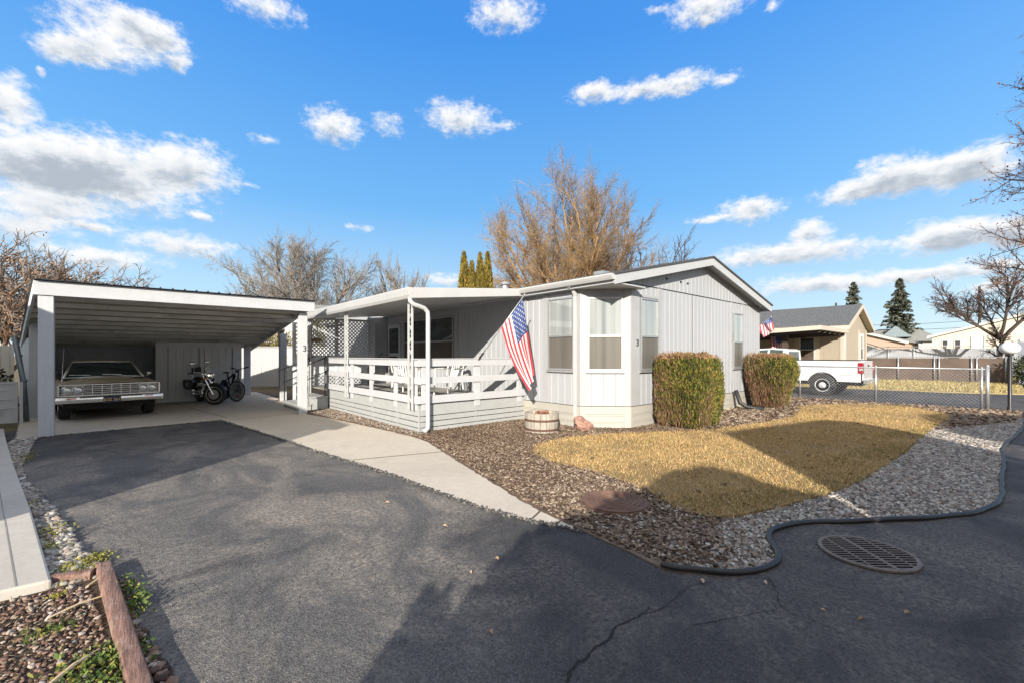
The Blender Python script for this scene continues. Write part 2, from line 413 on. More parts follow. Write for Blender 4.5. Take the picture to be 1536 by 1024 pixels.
# ------------------------------------------------------------------ ground
def rough_poly(poly, step=.12, amp=.02, seed=1, closed=True):
    r = random.Random(seed); out = []
    n = len(poly)
    for i in range(n):
        a, b = poly[i], poly[(i+1) % n]; L = hypot(b[0]-a[0], b[1]-a[1])
        k = max(1, int(L/step)) if L < 40 else 1
        for j in range(k):
            t = j/k; f = amp if (j or k == 1) else amp*.5
            out.append((a[0]+(b[0]-a[0])*t + r.uniform(-f,f), a[1]+(b[1]-a[1])*t + r.uniform(-f,f)))
    return out
def chaikin(p, it=2, closed=True):
    for _ in range(it):
        q = []; n = len(p)
        for i in range(n if closed else n-1):
            a, b = p[i], p[(i+1) % n]
            q += [(a[0]*.75+b[0]*.25, a[1]*.75+b[1]*.25), (a[0]*.25+b[0]*.75, a[1]*.25+b[1]*.75)]
        p = q if closed else [p[0]] + q + [p[-1]]
    return p
def sheet(name, poly, z, mat, thick=.05, kind='structure'):
    o = MB().prism(poly, z-thick, z).build(name, mat); 
    if kind: o['kind'] = kind
    return o
g = MB().box(-900, 900, -900, 900, -.5, -.07).build('ground', M['ground']); g['kind'] = 'structure'
ROAD = [(-60,-9),(90,-9),(90,-.6),(26.2,-.6),(25.4,1.5),(25.0,5),(25,17),(18.15,17),(18.15,13.4),(-8,13.4),(-8,.4),(-60,.4)]
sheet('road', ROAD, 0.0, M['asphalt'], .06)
SLAB = [(-2.6,20.7),(3.95,20.7),(3.9,14.7),(3.5,12.7),(3.42,12.25),(3.66,10.75),(3.90,8.6),(3.99,7.4),(3.96,6.84),(3.48,4.93),(3.11,3.42),(3.03,2.94),
        (2.98,2.45),(2.9,2.72),(2.8,2.99),(2.66,3.6),(2.58,4.5),(2.54,5.2),(2.37,6.4),(2.20,7.6),(2.12,8.45),(1.93,9.8),(1.58,12.3),(.1,12.18),(-1.3,12.04),(-1.6,11.8)]
slab = sheet('driveway_apron', rough_poly(SLAB, .06, .020, 3), .006, M['concrete'], .06)
# tooled joints across the apron
j = MB()
for a, b in [((2.40,6.35),(3.72,5.95)), ((1.75,12.15),(3.44,12.45)), ((2.83,2.95),(3.05,3.05)), ((.9,18.2),(1.75,12.6)), ((2.93,2.72),(3.0,2.74))]:
    d = Vector((b[0]-a[0], b[1]-a[1], 0)); s = Vector((-d.y, d.x, 0)).normalized()*.011
    a3, b3 = Vector((*a, .0102)), Vector((*b, .0102)); j.quad(a3-s, b3-s, b3+s, a3+s)
j.build('joint', pm('joint', (.10,.075,.05), .95), slab)
# crumbling asphalt lip along the concrete
EDGE = [(2.98,2.45),(2.9,2.72),(2.8,2.99),(2.66,3.6),(2.58,4.5),(2.54,5.2),(2.37,6.4),(2.20,7.6),(2.12,8.45),(1.93,9.8),(1.58,12.3),(.1,12.18),(-1.3,12.04)]
EP = []
for a_, b_ in zip(EDGE, EDGE[1:]):
    L_ = hypot(b_[0]-a_[0], b_[1]-a_[1]); m_ = int(L_*420); t_ = RS.rand(m_,1); EP.append(np.array(a_)*(1-t_)+np.array(b_)*t_ + RS.randn(m_,2)*.022 - np.array([.012,.012]))
EP = np.concatenate(EP)
HOSE = [(2.90,1.66),(2.96,1.52),(3.15,1.30),(3.36,1.17),(3.58,1.11),(3.74,1.16),(3.95,1.30),(4.25,1.37),(4.6,1.27),(5.08,.88),(5.5,.58),(5.9,.34),(6.28,.16),(6.7,.06),(7.3,.03),(8.07,.05),(9.5,.02),(10.6,.06),(11.5,.0),(13,-.14),(14.44,-.24),(16.2,-.3),(17.9,-.33)]
YARD = [(4.2,14.6),(4.2,12.9),(3.5,12.7),(3.42,12.25),(3.66,10.75),(3.90,8.6),(3.99,7.4),(3.96,6.84),(3.48,4.93),(3.11,3.42),(3.03,2.94),(2.98,2.45),(2.93,1.95)] + HOSE + [(18.13,-.35),(18.13,24),(6.9,24),(6.9,14.6)]
sheet('mulch_bed', rough_poly(YARD, .12, .015, 5), .012, M['mulch_bed'], .05)
sheet('mulch_bed', [(3.97,16.6),(3.97,24.5),(-8,24.5),(-8,20.75),(3.9,20.75),(3.97,20.6),(6.8,20.6),(6.8,16.6)], .008, M['mulch_bed'], .05)
LAWN = chaikin([(4.55,4.35),(4.80,5.10),(5.70,5.42),(6.85,5.15),(8.05,4.45),(9.0,3.92),(12.0,3.45),(13.3,3.6),(14.6,4.05),(15.7,3.95),(17.2,3.1),(17.4,2.0),(15.9,.85),(12.4,1.05),(9.15,1.06),(6.83,1.16),(5.7,1.32),(4.66,1.58),(4.05,1.82),(4.15,2.3),(4.45,2.75),(4.6,3.5)], 2)
sheet('lawn', rough_poly(LAWN, .1, .02, 6), .026, M['turf'], .05)
BEDL = [(-8,4.12),(-.30,4.12),(-.16,4.12),(.06,2.6),(.22,1.5),(.35,.8),(.4,.4),(-8,.4)]
STRIP = [(-1.62,11.8),(-1.30,12.0),(-1.34,11.4),(-1.25,10.2),(-1.17,9.0),(-.98,7.9),(-.72,6.8),(-.45,5.58),(-.27,4.7),(-.13,4.14),(.0,3.4),(.15,2.55),(.28,1.6),(.42,.6),(.1,.6),(-.2,4.1),(-.40,4.14),(-.71,6.02),(-1.22,8.9),(-1.62,11.2)]
sheet('planting_bed', BEDL, .02, M['dirt'], .06)
sheet('gravel_strip', rough_poly(STRIP, .12, .025, 8), .010, M['dirt'], .05)
SW = [(-.40,4.14),(-.71,6.02),(-1.22,8.9),(-1.66,11.5),(-1.95,13.3),(-4.2,13.0),(-3.6,4.3)]
pv = sheet('pavement', SW, .075, M['pavement'], .12)
bv = pv.modifiers.new('edge', 'BEVEL'); bv.width = .015; bv.segments = 2
j = MB()
for a, b in [((-1.22,8.88),(-3.9,8.6)), ((-.56,4.16),(-1.38,8.9)), ((-1.38,8.9),(-1.85,11.6))]:
    d = Vector((b[0]-a[0], b[1]-a[1], 0)); s = Vector((-d.y, d.x, 0)).normalized()*.003
    a3, b3 = Vector((*a, .0780)), Vector((*b, .0780)); j.quad(a3-s, b3-s, b3+s, a3+s)
j.build('joint', pm('joint_pale', (.24,.22,.19), .95), pv)
sheet('far_lawn', rough_poly([(25.3,1.6),(26.4,-.5),(70,-.5),(70,60),(18.2,60),(18.2,17.1),(25.05,17.1),(25.05,5)], .4, .06, 9), .02, M['straw'], .06)
# ------------------------------------------------------------------ loose cover
M['mulch'] = island('mulch', [(0,(.035,.022,.016)),(.3,(.12,.075,.05)),(.6,(.185,.135,.095)),(.85,(.28,.215,.155)),(1,(.39,.32,.25))], .9, vary=.6, vscale=.5)
M['pebble'] = island('pebble', [(0,(.07,.065,.06)),(.25,(.17,.16,.145)),(.45,(.27,.25,.22)),(.62,(.31,.235,.19)),(.8,(.37,.345,.31)),(1,(.52,.50,.46))], .75, .3, 120)
M['bedstone'] = island('bedstone', [(0,(.05,.03,.022)),(.35,(.12,.075,.055)),(.6,(.22,.13,.10)),(.85,(.28,.21,.165)),(1,(.42,.37,.32))], .85, .3, 120)
M['grass_dry'] = island('grass_dry', [(0,(.24,.16,.055)),(.35,(.41,.275,.12)),(.7,(.56,.375,.165)),(.93,(.68,.50,.27)),(.95,(.24,.22,.07)),(1,(.15,.17,.05))], .8, vary=.75, vscale=1.3)
M['weed'] = island('weed', [(0,(.035,.06,.015)),(.5,(.085,.13,.03)),(.85,(.16,.19,.045)),(1,(.34,.28,.05))], .7)
M['moss'] = island('moss', [(0,(.08,.10,.02)),(.5,(.20,.20,.04)),(1,(.36,.30,.06))], .9)
MUL1 = [(3.98,12.8),(3.48,12.6),(3.7,10.7),(3.93,8.6),(4.02,7.4),(3.99,6.8),(3.51,4.93),(3.14,3.42),(3.06,2.9),(3.0,2.3),(3.0,1.75),(3.7,1.6),(4.2,1.75),(4.25,2.3),(4.55,2.75),(4.62,3.6),(4.55,4.4),(4.85,5.1),(5.7,5.45),(6.85,5.18),(8.1,4.45),(9.1,3.92),(9.1,5.2),(7.2,5.9),(7.1,7.7),(4.3,7.7),(4.3,12.8)]
P = scatter(MUL1, 27000); chips('mulch_chips', P, .0195, M['mulch'], .016)['kind'] = 'stuff'
MUL2 = [(9.0,4.0),(12.0,3.5),(13.3,3.65),(14.6,4.1),(15.8,4.0),(17.4,3.2),(18.0,3.0),(18.0,9),(15.3,9),(15.2,5.2),(9,5.2)]
P = scatter([(2.98,2.3),(2.95,1.75),(3.0,1.5),(3.4,1.22),(3.7,1.2),(4.1,1.6),(4.1,1.9),(3.5,2.3)], 1300); chips('mulch_chips', P, .019, M['mulch'], .016)['kind'] = 'stuff'
P = scatter(MUL2, 6000); chips('mulch_chips', P, .05, M['mulch'], .014)['kind'] = 'stuff'
MUL3 = [(15.9,.8),(17.4,2.0),(17.3,3.1),(18.05,3.0),(18.05,-.25),(15,-.1),(12.4,.95)]
P = scatter(MUL3, 2600); chips('mulch_chips', P, .05, M['mulch'], .014)['kind'] = 'stuff'
M['crumb'] = island('crumb', [(0,(.03,.03,.032)),(.6,(.075,.073,.072)),(.9,(.14,.13,.12)),(1,(.28,.25,.21))], .9)
stones('asphalt_crumbs', EP, .015, M['crumb'], .0, 1, flat=.8, vary=1.0)['kind'] = 'stuff'
GRV = [(x, y+.03) for x, y in HOSE if x < 17] + [(17,.6),(15.6,.8),(12.4,1.02),(9.15,1.04),(6.83,1.14),(5.7,1.30),(4.66,1.56),(4.0,1.74),(3.7,1.55),(3.35,1.35),(3.1,1.5)]
P = scatter(GRV, 27000); near = P[:,0] < 7
stones('gravel', P[near], .026, M['pebble'], .012, 2)['kind'] = 'stuff'
P2 = scatter(GRV, 22000); P2 = np.concatenate([P[~near], P2[P2[:,0] >= 6.6]])
stones('gravel', P2, .034, M['pebble'], .012, 1)['kind'] = 'stuff'
P = scatter([(3.05,2.5),(3.0,1.7),(3.4,1.25),(3.9,1.5),(4.3,2.2),(3.9,2.4)], 420); stones('gravel', P, .026, M['pebble'], .014, 2)['kind'] = 'stuff'
P = scatter([(3.5,12.6),(3.72,10.7),(3.95,8.6),(4.05,7.4),(4.3,7.5),(4.3,12.8)], 1500); stones('gravel', P, .03, M['pebble'], .014, 1)['kind'] = 'stuff'
P = scatter(STRIP, 6000); up = P[:,1] > 4.15
stones('gravel', P[up], .038, M['pebble'], .010, 2)['kind'] = 'stuff'
P = scatter([q for q in [(-.02,3.9),(.0,3.4),(.15,2.55),(.28,1.6),(.38,.8),(.2,.8),(.12,2.4),(-.08,3.8),(-.13,4.1)]], 1300)
stones('gravel', P, .027, M['bedstone'], .012, 2)['kind'] = 'stuff'
P = scatter([(-1.6,4.1),(-.32,4.1),(-.22,4.0),(-.02,2.6),(.14,1.5),(-1.6,1.5)], 9500); stones('gravel', P, .0135, M['bedstone'], .022, 2, vary=1.0)['kind'] = 'stuff'
P = scatter([(-1.2,4.08),(-.36,4.12),(-.22,4.0),(-.02,2.6),(.14,1.5),(-1.2,1.5)], 120); stones('gravel', P, .022, M['pebble'], .022, 2, vary=1.0)['kind'] = 'stuff'
P = scatter([(-1.2,4.08),(-.36,4.12),(-.22,4.0),(-.02,2.6),(.14,1.5),(-1.2,1.5)], 2600); chips('mulch_chips', P, .011, M['mulch'], .026, tilt=.8)['kind'] = 'stuff'
P = scatter(LAWN, 120000)
w = np.clip(1.0/np.hypot(P[:,0], P[:,1]), 0, 1); P = P[RS.rand(len(P)) < np.clip(w*8.5, .25, 1)]
pat = np.sin(P[:,0]*2.1+1.3*np.sin(P[:,1]*2.7))+np.sin(P[:,1]*3.3+P[:,0]*1.1+2)+.7*np.sin(P[:,0]*6.1-P[:,1]*4.7); P = P[RS.rand(len(P)) < np.clip(.72+.28*pat, .22, 1)]
fr = RS.rand(len(P)) < .12; P[fr] += RS.randn(fr.sum(),2)*.12
blades('grass', P+RS.randn(len(P),2)*.055, .034, .006, M['grass_dry'], .024)['kind'] = 'stuff'
EDG = [(4.0,1.8),(4.66,1.55),(5.7,1.30),(6.83,1.12),(9.15,1.02),(12.4,1.0),(12.6,1.5),(9.2,1.6),(6.9,1.75),(5.8,1.85),(4.8,2.1),(4.3,2.3)]
P = scatter(EDG, 7000); P = P[RS.rand(len(P)) < .5+.5*np.sin(P[:,0]*2.3+P[:,1]*5)]
blades('grass', P, .036, .006, island('grass_dull', [(0,(.10,.085,.03)),(.5,(.20,.17,.06)),(.85,(.17,.19,.05)),(1,(.36,.27,.13))], .85), .024)['kind'] = 'stuff'
P = scatter(LAWN, 500); chips('mulch_chips', P, .02, M['mulch'], .035)['kind'] = 'stuff'
P = scatter([(25.6,1.6),(26.6,-.4),(42,-.4),(42,8),(25.2,8)], 16000); blades('grass', P, .10, .03, island('grass_far', [(0,(.20,.16,.06)),(.5,(.36,.29,.13)),(1,(.5,.42,.22))], .8), .02)['kind'] = 'stuff'
def tufts(centres, n, rad, ln, wd, mat, z):
    P = np.concatenate([np.array(c)+RS.randn(n,2)*rad for c in centres]); o = blades('weeds', P, ln, wd, mat, z, 1.2); o['kind'] = 'stuff'
tufts([(-.42,3.45),(-.30,3.55),(-.55,2.95),(-.50,2.85),(-.62,3.0)], 45, .05, .06, .004, M['weed'], .02)
# broad-leaved weed patches
C = np.concatenate([np.array(c)+RS.randn(k,2)*np.array(s) for c, k, s in [((-.13,2.88),500,(.10,.12)),((-.22,2.65),320,(.10,.08)),((-.05,2.95),200,(.06,.05)),((-.30,3.45),60,(.05,.03)),((-.45,2.62),160,(.06,.04)),((.03,3.55),200,(.03,.12)),((-.05,3.8),120,(.03,.08))]])
C = C[C[:,0] < .10]
C3 = np.concatenate([C, .03+RS.rand(len(C),1)*.03], 1)
sprays('weeds', C3, np.tile([0,0,.4],(len(C),1)), .026, .016, M['weed'], jit=1.0)['kind'] = 'stuff'
C = np.concatenate([np.array(c)+RS.randn(k,2)*np.array(s) for c, k, s in [((-.30,4.35),500,(.07,.10)),((-.22,4.5),300,(.05,.06)),((-.55,5.4),350,(.08,.12)),((-.52,5.0),260,(.06,.08)),((-.8,6.4),220,(.06,.15)),((-1.2,9.6),300,(.06,.3)),((-.38,2.55),240,(.06,.05)),((-.15,2.5),200,(.07,.05)),((-.36,3.95),60,(.02,.02))]])
C3 = np.concatenate([C, .022+RS.rand(len(C),1)*.025], 1)
sprays('moss', C3, np.tile([0,0,.3],(len(C),1)), .018, .012, M['moss'], jit=1.0)['kind'] = 'stuff'
# straw and twigs lying in the bed
t = MB()
for a, b, r in [((-.36,3.62),(-.12,3.72),.006),((-.30,2.86),(-.13,3.05),.010),((-.42,2.70),(-.52,2.58),.008),((-.22,3.95),(-.12,4.05),.006),((-.15,3.75),(-.02,3.8),.004)]:
    t.tube([(a[0],a[1],.045),((a[0]+b[0])/2,(a[1]+b[1])/2+.01,.055),(b[0],b[1],.05)], [r,r*1.1,r*.5], 6)
t.build('twigs', pm('dry_straw', (.50,.38,.24), .9))['kind'] = 'stuff'
# ------------------------------------------------------------------ walls
def siding(mb, a, b, z0, zt, bw=.2, g=.011, dep=.009, off=0.0, phase=0.0, mi=0):
    """vertical grooved boards from a to b; outward is to the right of a->b"""
    a = Vector(a); b = Vector(b); L = (b-a).length; u = (b-a)/L; n = Vector((u.y, -u.x))
    ft = zt if callable(zt) else (lambda s: zt)
    fb = z0 if callable(z0) else (lambda s: z0)
    s = 0.0; first = True
    while s < L-1e-4:
        e = min(L, (s + bw) if not first else s + bw - (phase % bw)); first = False
        pts = [(s, -dep), (min(s+g, e), 0), (max(e-g, s), 0), (e, -dep)]
        for i in range(3):
            (s0, d0), (s1, d1) = pts[i], pts[i+1]
            if s1 - s0 < 1e-5: continue
            p = a + u*s0 + n*(d0+off); q = a + u*s1 + n*(d1+off)
            mb.quad((p.x,p.y,fb(s0)), (q.x,q.y,fb(s1)), (q.x,q.y,ft(s1)), (p.x,p.y,ft(s0)), mi)
        s = e
def hboards(mb, a, b, rows, off=0.0, thick=.03, mi=0):
    """horizontal boards (z0,z1[,extra offset]) from a to b"""
    a = Vector(a); b = Vector(b); u = (b-a).normalized(); n = Vector((u.y, -u.x))
    for r in rows:
        z0, z1 = r[0], r[1]; o = off + (r[2] if len(r) > 2 else 0)
        p = a + n*(o-thick); q = b + n*(o-thick); p2 = a + n*o; q2 = b + n*o
        mb.extr([(p2.x,p2.y,z0),(q2.x,q2.y,z0),(q.x,q.y,z0),(p.x,p.y,z0)], (0,0,z1-z0), mi)
def vtrim(mb, a, b, s0, s1, z0, z1, off=.0, thick=.018, mi=0):
    """one flat board on the wall line a->b between distances s0..s1"""
    a = Vector(a); b = Vector(b); u = (b-a).normalized(); n = Vector((u.y, -u.x))
    c = a + u*(s0+s1)/2 + n*(off+thick/2)
    mb.obox((c.x,c.y,(z0+z1)/2), u.to_3d()*(s1-s0)/2, n.to_3d()*thick/2, (0,0,(z1-z0)/2), mi)
def window(parent, a, b, s0, s1, z0, z1, up='pane_curtain', low='pane_screen', frame='window_frame', off=.0, fw=.035, rail=True, name='window', sill=True):
    fr = MB()
    for q in ((s0, s0+fw, z0, z1), (s1-fw, s1, z0, z1)): vtrim(fr, a, b, q[0], q[1], q[2], q[3], off, .045)
    for zz in ((z0, z0+fw), (z1-fw, z1)): vtrim(fr, a, b, s0+fw, s1-fw, zz[0], zz[1], off, .045)
    zm = z0 + (z1-z0)*.47
    if rail: vtrim(fr, a, b, s0+fw, s1-fw, zm-.022, zm+.022, off, .052)
    f = fr.build(name, M[frame], parent, bevel=.003)
    def pane(za, zb, m, o):
        p = MB(); vtrim(p, a, b, s0+fw, s1-fw, za, zb, off, o); p.build('pane', M[m], f)
    if rail: pane(zm+.022, z1-fw, up, .020); pane(z0+fw, zm-.022, low, .030)
    else: pane(z0+fw, z1-fw, up, .020)
    if sill:
        s = MB(); vtrim(s, a, b, s0-.04, s1+.04, z0-.05, z0-.003, off, .055); s.build('sill', M[frame], f, bevel=.003)
    return f
# ------------------------------------------------------------------ the main home
HX, HY, X1, Y1 = 7.15, 5.23, 15.10, 22.0
DA, DB = (7.15, 5.98), (7.90, 5.23)
RL, RR, RM = 6.95, 15.30, 11.12
def rz(x): return 3.14 + .92*(1-abs(x-RM)/(RM-RL))
home = thing('mobile_home', 'single-storey pale grey mobile home with low gable roof, corner bay and white skirting', 'house', (11, 12, 0))
w = MB()
siding(w, (HX, Y1), DA, .45, 3.0, .2)
siding(w, DA, DB, .45, 3.0, .25)
siding(w, DB, (X1, HY), .45, 3.075, .2)
siding(w, (HX, HY), (X1, HY), lambda s: 3.06 if s > .45 else 3.06, lambda s: rz(HX+s)-.10, .2, off=.012)
siding(w, (X1, HY), (X1, Y1), .45, 3.0, .2)
siding(w, (X1, Y1), (HX, Y1), .45, lambda s: rz(X1-s)-.10, .2)
w.quad((HX,5.98,2.999),(7.9,5.23,2.999),(HX,5.23,2.999),(HX,5.23,2.999)) if False else None
w.add([(HX,5.98,3.0),(7.9,5.23,3.0),(HX-.02,5.218,3.0),],[(0,1,2)])
w.build('wall', M['siding'], home)
s = MB()
rows = [(0,.10),(.104,.135,.006),(.139,.26),(.264,.295,.006),(.299,.465)]
hboards(s, (HX,Y1), DA, rows, .012); hboards(s, DA, DB, rows, .014); hboards(s, DB, (X1,HY), rows, .012); hboards(s, (X1,HY),(X1,Y1), rows, .012)
s.build('skirting', M['skirting'], home, bevel=.003)
def trim1(name, mat, parent, *a, **k):
    q = MB(); vtrim(q, *a, **k); return q.build(name, mat, parent, bevel=.003)
trim1('skirting_trim', M['skirting'], home, DA, DB, 0, .13, .02, .46, .016, .014); trim1('skirting_trim', M['skirting'], home, DA, DB, .93, 1.06, .02, .46, .016, .014)
trim1('skirting_trim', M['skirting'], home, DB, (X1,HY), 0, .03, .02, .46, .014, .014)
trim1('skirting_trim', M['skirting'], home, (HX,Y1), DA, Y1-5.98-.06, Y1-5.98, .02, .46, .014, .014)
LW = ((HX,Y1), DA)
def ly(y): return Y1 - y
for y0, y1 in ((5.98,6.10),(6.90,7.06),(7.62,7.70)): trim1('trim', M['trim_grey'], home, *LW, ly(y1), ly(y0), .47, 2.98)
for y0, y1 in ((10.55,10.75),(13.86,14.05)): trim1('trim', M['trim_grey'], home, *LW, ly(y1), ly(y0), .47, 2.9)
trim1('trim', M['trim_grey'], home, *LW, ly(13.86), ly(10.75), 2.72, 2.9)
trim1('trim', M['trim_grey'], home, DA, DB, 0, .14, .47, 2.98); trim1('trim', M['trim_grey'], home, DA, DB, .92, 1.06, .47, 2.98)
GW = ((DB), (X1,HY))
for x0, x1 in ((7.90,8.22),(8.99,9.14),(12.93,13.02),(13.75,13.85)): trim1('trim', M['trim_grey'], home, *GW, x0-7.9, x1-7.9, .47, 3.05)
trim1('trim', M['trim_grey'], home, *GW, X1-7.9-.09, X1-7.9, .47, 3.05)
trim1('trim', M['trim_grey'], home, *GW, 8.22-7.9, 8.99-7.9, 2.80, 2.86); trim1('trim', M['trim_grey'], home, *LW, ly(6.90), ly(6.10), 2.84, 2.89)
sm = MB(); vtrim(sm, (HX,HY), (X1,HY), .9, X1-HX, 3.052, 3.066, .0, .016)
vtrim(sm, DB, (X1,HY), 0, X1-7.9, .466, .474, .0, .022); vtrim(sm, DA, DB, 0, 1.06, .466, .474, .0, .024); vtrim(sm, *LW, 0, Y1-5.98, .466, .474, .0, .022)
for c in (9.35, 10.0, 10.35): vtrim(sm, (HX,HY),(X1,HY), c-HX-.03, c-HX+.03, 3.29, 3.33, .012, .02)
for c_ in (10.62,13.02): vtrim(sm, (HX,HY),(X1,HY), c_-HX-.006, c_-HX+.006, .48, 3.05, .0, .004)
sm.build('seam', M['black_plastic'], home)
window(home, *LW, ly(6.88), ly(6.12), 1.22, 2.80, off=.003)
window(home, DA, DB, .16, .90, 1.22, 2.76, frame='window_frame_white', off=.003)
window(home, *GW, 8.24-7.9, 8.97-7.9, 1.22, 2.78, off=.003)
window(home, *GW, 13.05-7.9, 13.72-7.9, 1.18, 2.76, off=.003)
window(home, *LW, ly(12.26), ly(10.77), 1.32, 2.70, 'pane_dark', 'pane_brown', off=.003)
window(home, *LW, ly(13.84), ly(12.32), 1.32, 2.70, 'pane_dark', 'pane_brown', off=.003)
# entry: short return wall and the glazed door beside it
ew = MB(); siding(ew, (6.40,15.2), (HX,15.2), .5, 2.95, .2); ew.box(6.38,6.399,15.15,17.5,.5,2.95); vtrim(ew, (6.40,15.2),(HX,15.2), 0, .09, .5, 2.95)
ew.build('entry_wall', M['siding'], home)
dr = MB(); vtrim(dr, *LW, ly(15.1), ly(14.15), .56, 2.62, .003, .03)
d = dr.build('door', M['window_frame_white'], home, bevel=.004)
p = MB(); vtrim(p, *LW, ly(14.98), ly(14.27), 1.62, 2.5, .033, .006); vtrim(p, *LW, ly(14.98), ly(14.27), .75, 1.5, .033, .006); p.build('pane', M['pane_dark'], d)
p = MB(); p.ball((HX-.07, 14.22, 1.5), .03); p.build('handle', M['chrome'], d, smooth=True)
# roof
r = MB()
for xa, xb in ((RL-.03, RM), (RM, RR+.03)):
    za, zb = rz(xa), rz(xb)
    r.extr([(xa,4.90,za-.045),(xb,4.90,zb-.045),(xb,4.90,zb),(xa,4.90,za)], (0,Y1+.3-4.90,0))
roof = r.build('roof', M['shingle'], home)
f = MB()
for xa, xb in ((RL, RM), (RM, RR)):
    za, zb = rz(xa)-.047, rz(xb)-.047
    f.extr([(xa,4.93,za-.19),(xb,4.93,zb-.19),(xb,4.93,zb),(xa,4.93,za)], (0,.03,0))
    f.extr([(xa,4.962,za-.10),(xb,4.962,zb-.10),(xb,4.962,zb-.003),(xa,4.962,za-.003)], (0,Y1+.25-4.962,0))
f.box(RR-.02, RR+.0, 4.962, Y1, 2.93, 3.05); f.box(RL+.002, RL+.022, 4.962, Y1, 2.93, 3.06)
f.box(RL+.023, HX+.03, 6.3, Y1, 2.93, 2.955); f.prism([(RL+.023,4.963),(8.05,4.963),(8.05,5.30),(7.24,6.1),(7.18,6.298),(RL+.023,6.298)], 2.93, 2.955)
f.build('fascia', M['fascia'], home)
gt = MB()
G0, G1 = 4.94, Y1
prof = [(RL,3.10),(RL-.125,3.10),(RL-.125,3.07),(RL-.105,3.03),(RL-.075,2.985),(RL,2.985)]
gt.extr([(x,G0,z) for x,z in prof], (0,G1-G0,0))
gt.bar((7.02,6.07,2.99),(7.085,6.05,2.80),.075,.06,(1,0,0)); gt.bar((7.085,6.05,2.80),(7.085,6.05,.12),.075,.06,(1,0,0)); gt.bar((7.085,6.05,.13),(6.98,6.03,.05),.075,.06,(1,0,0))
gt.bar((6.91,6.08,2.99),(7.03,6.07,2.97),.075,.06,(0,0,1))
gt.build('gutter', M['white_metal'], home, bevel=.006)
v = MB(); v.lathe([(.10,0),(.10,.28),(.16,.28),(.17,.31),(.10,.38),(0,.40)], (8.9,10.5,rz(8.9)-.1), 14); v.build('vent', M['galv'], roof); v = MB(); v.lathe([(.05,0),(.05,.45)], (9.8,14,rz(9.8)-.1), 10); v.build('vent', M['galv'], roof); v = MB()
v.box(9.7,10.0,7.3,7.6,rz(9.7)-.02,rz(9.8)+.09)
v.build('vent', M['galv'], roof)
def text(name, body, size, mat, loc, rot, parent, depth=.006):
    c = bpy.data.curves.new(name, 'FONT'); c.body = body; c.size = size; c.extrude = depth; c.align_x = 'CENTER'; c.align_y = 'CENTER'
    o = bpy.data.objects.new(name, c); COL.objects.link(o)
    dg = bpy.context.evaluated_depsgraph_get(); me = bpy.data.meshes.new_from_object(o.evaluated_get(dg))
    bpy.data.objects.remove(o); me.materials.clear(); me.materials.append(mat)
    me.transform(Matrix.LocRotScale(Vector(loc), __import__('mathutils').Euler(rot), Vector((1,1,1))))
    o = bpy.data.objects.new(name, me); COL.objects.link(o)
    if parent: adopt(o, parent)
    return o
text('house_number', '3', .20, M['numeral'], (8.13, HY-.026, 1.80), (pi/2,0,0), home)
# ------------------------------------------------------------------ porch
porch = thing('porch', 'covered front porch with white three-board railing, slatted grey skirt and flat white awning roof', 'porch', (5.6, 11, 0))
PX0, PY0, PY1 = 4.28, 7.72, 14.6
d = MB()
for k in range(49):
    y = PY0 + .02 + k*.14
    if y+.13 < PY1: d.box(PX0+.02, HX-.01, y, y+.133, .515, .548)
d.box(PX0+.06, PX0+.10, PY0+.06, 13.1, .30, .513); d.box(PX0+.1, HX-.02, PY0+.06, PY0+.10, .30, .513)
d.build('deck', M['deck'], porch)
sk = MB()
rows = [(.012,.085),(.10,.20),(.215,.315),(.33,.545)]
hboards(sk, (PX0,13.12), (PX0,PY0-.02), rows, 0, .025); hboards(sk, (PX0+.001,PY0-.02), (HX-.015,PY0-.02), rows, 0, .025)
for y in (8.7,10.0,11.7,13.0): sk.box(PX0+.027,PX0+.07,y-.06,y+.06,0,.51)
for x in (4.36,5.7,6.95): sk.box(x-.04,x+.04,PY0+.007,PY0+.05,0,.51)
sk.box(PX0-.008,PX0+.018,PY0-.030,PY0-.004,.012,.545)
sk.build('skirt', M['grey_wood'], porch, bevel=.004)
bk = MB(); bk.box(PX0+.45,PX0+.47,PY0+.4,13,0,.51); bk.box(PX0+.47,HX-.05,PY0+.4,PY0+.42,0,.51); bk.build('joist', M['deck'], porch)
rl = MB()
rr = [(1.32,1.457),(.97,1.105),(.58,.735)]
hboards(rl, (PX0-.012,13.15), (PX0-.012,PY0-.06), rr, 0.03, .038); hboards(rl, (PX0-.01,PY0-.032), (HX-.02,PY0-.032), rr, 0.03, .038)
rl.box(PX0-.07,PX0+.04,PY0-.07,13.16,1.459,1.478); rl.box(PX0+.042,HX-.02,PY0-.075,PY0+.035,1.459,1.478)
rl.build('rail', M['white_wood'], porch, bevel=.004)
for y in (7.86,8.72,10.0,11.2,13.08): MB().box(PX0-.011,PX0+.03,y-.07,y+.07,.44,1.457).build('rail_post', M['white_wood'], porch, bevel=.004)
for x in (4.42,5.72,6.98): MB().box(x-.075,x+.075,PY0-.031,PY0+.01,.44,1.457).build('rail_post', M['white_wood'], porch, bevel=.004)
def iron_post(x, y, z0, z1):
    q = MB()
    for o in (-.075,.075): q.box(x-.016,x+.016,y+o-.016,y+o+.016,z0,z1)
    k = 0; z = z0+.1
    while z < z1-.2:
        s = -1 if k % 2 else 1
        q.tube([(x,y-.06*s,z),(x,y-.02*s,z+.05),(x,y+.02*s,z+.13),(x,y+.06*s,z+.18)], .006, 5)
        q.tube([(x,y+.03*cos(a),z+.09+.03*sin(a)) for a in np.linspace(0,5.2,9)], .005, 4, cap=False)
        q.box(x-.006,x+.006,y-.06,y+.06,z+.19,z+.20); z += .24; k += 1
    q.build('iron_post', M['white_metal'], porch)
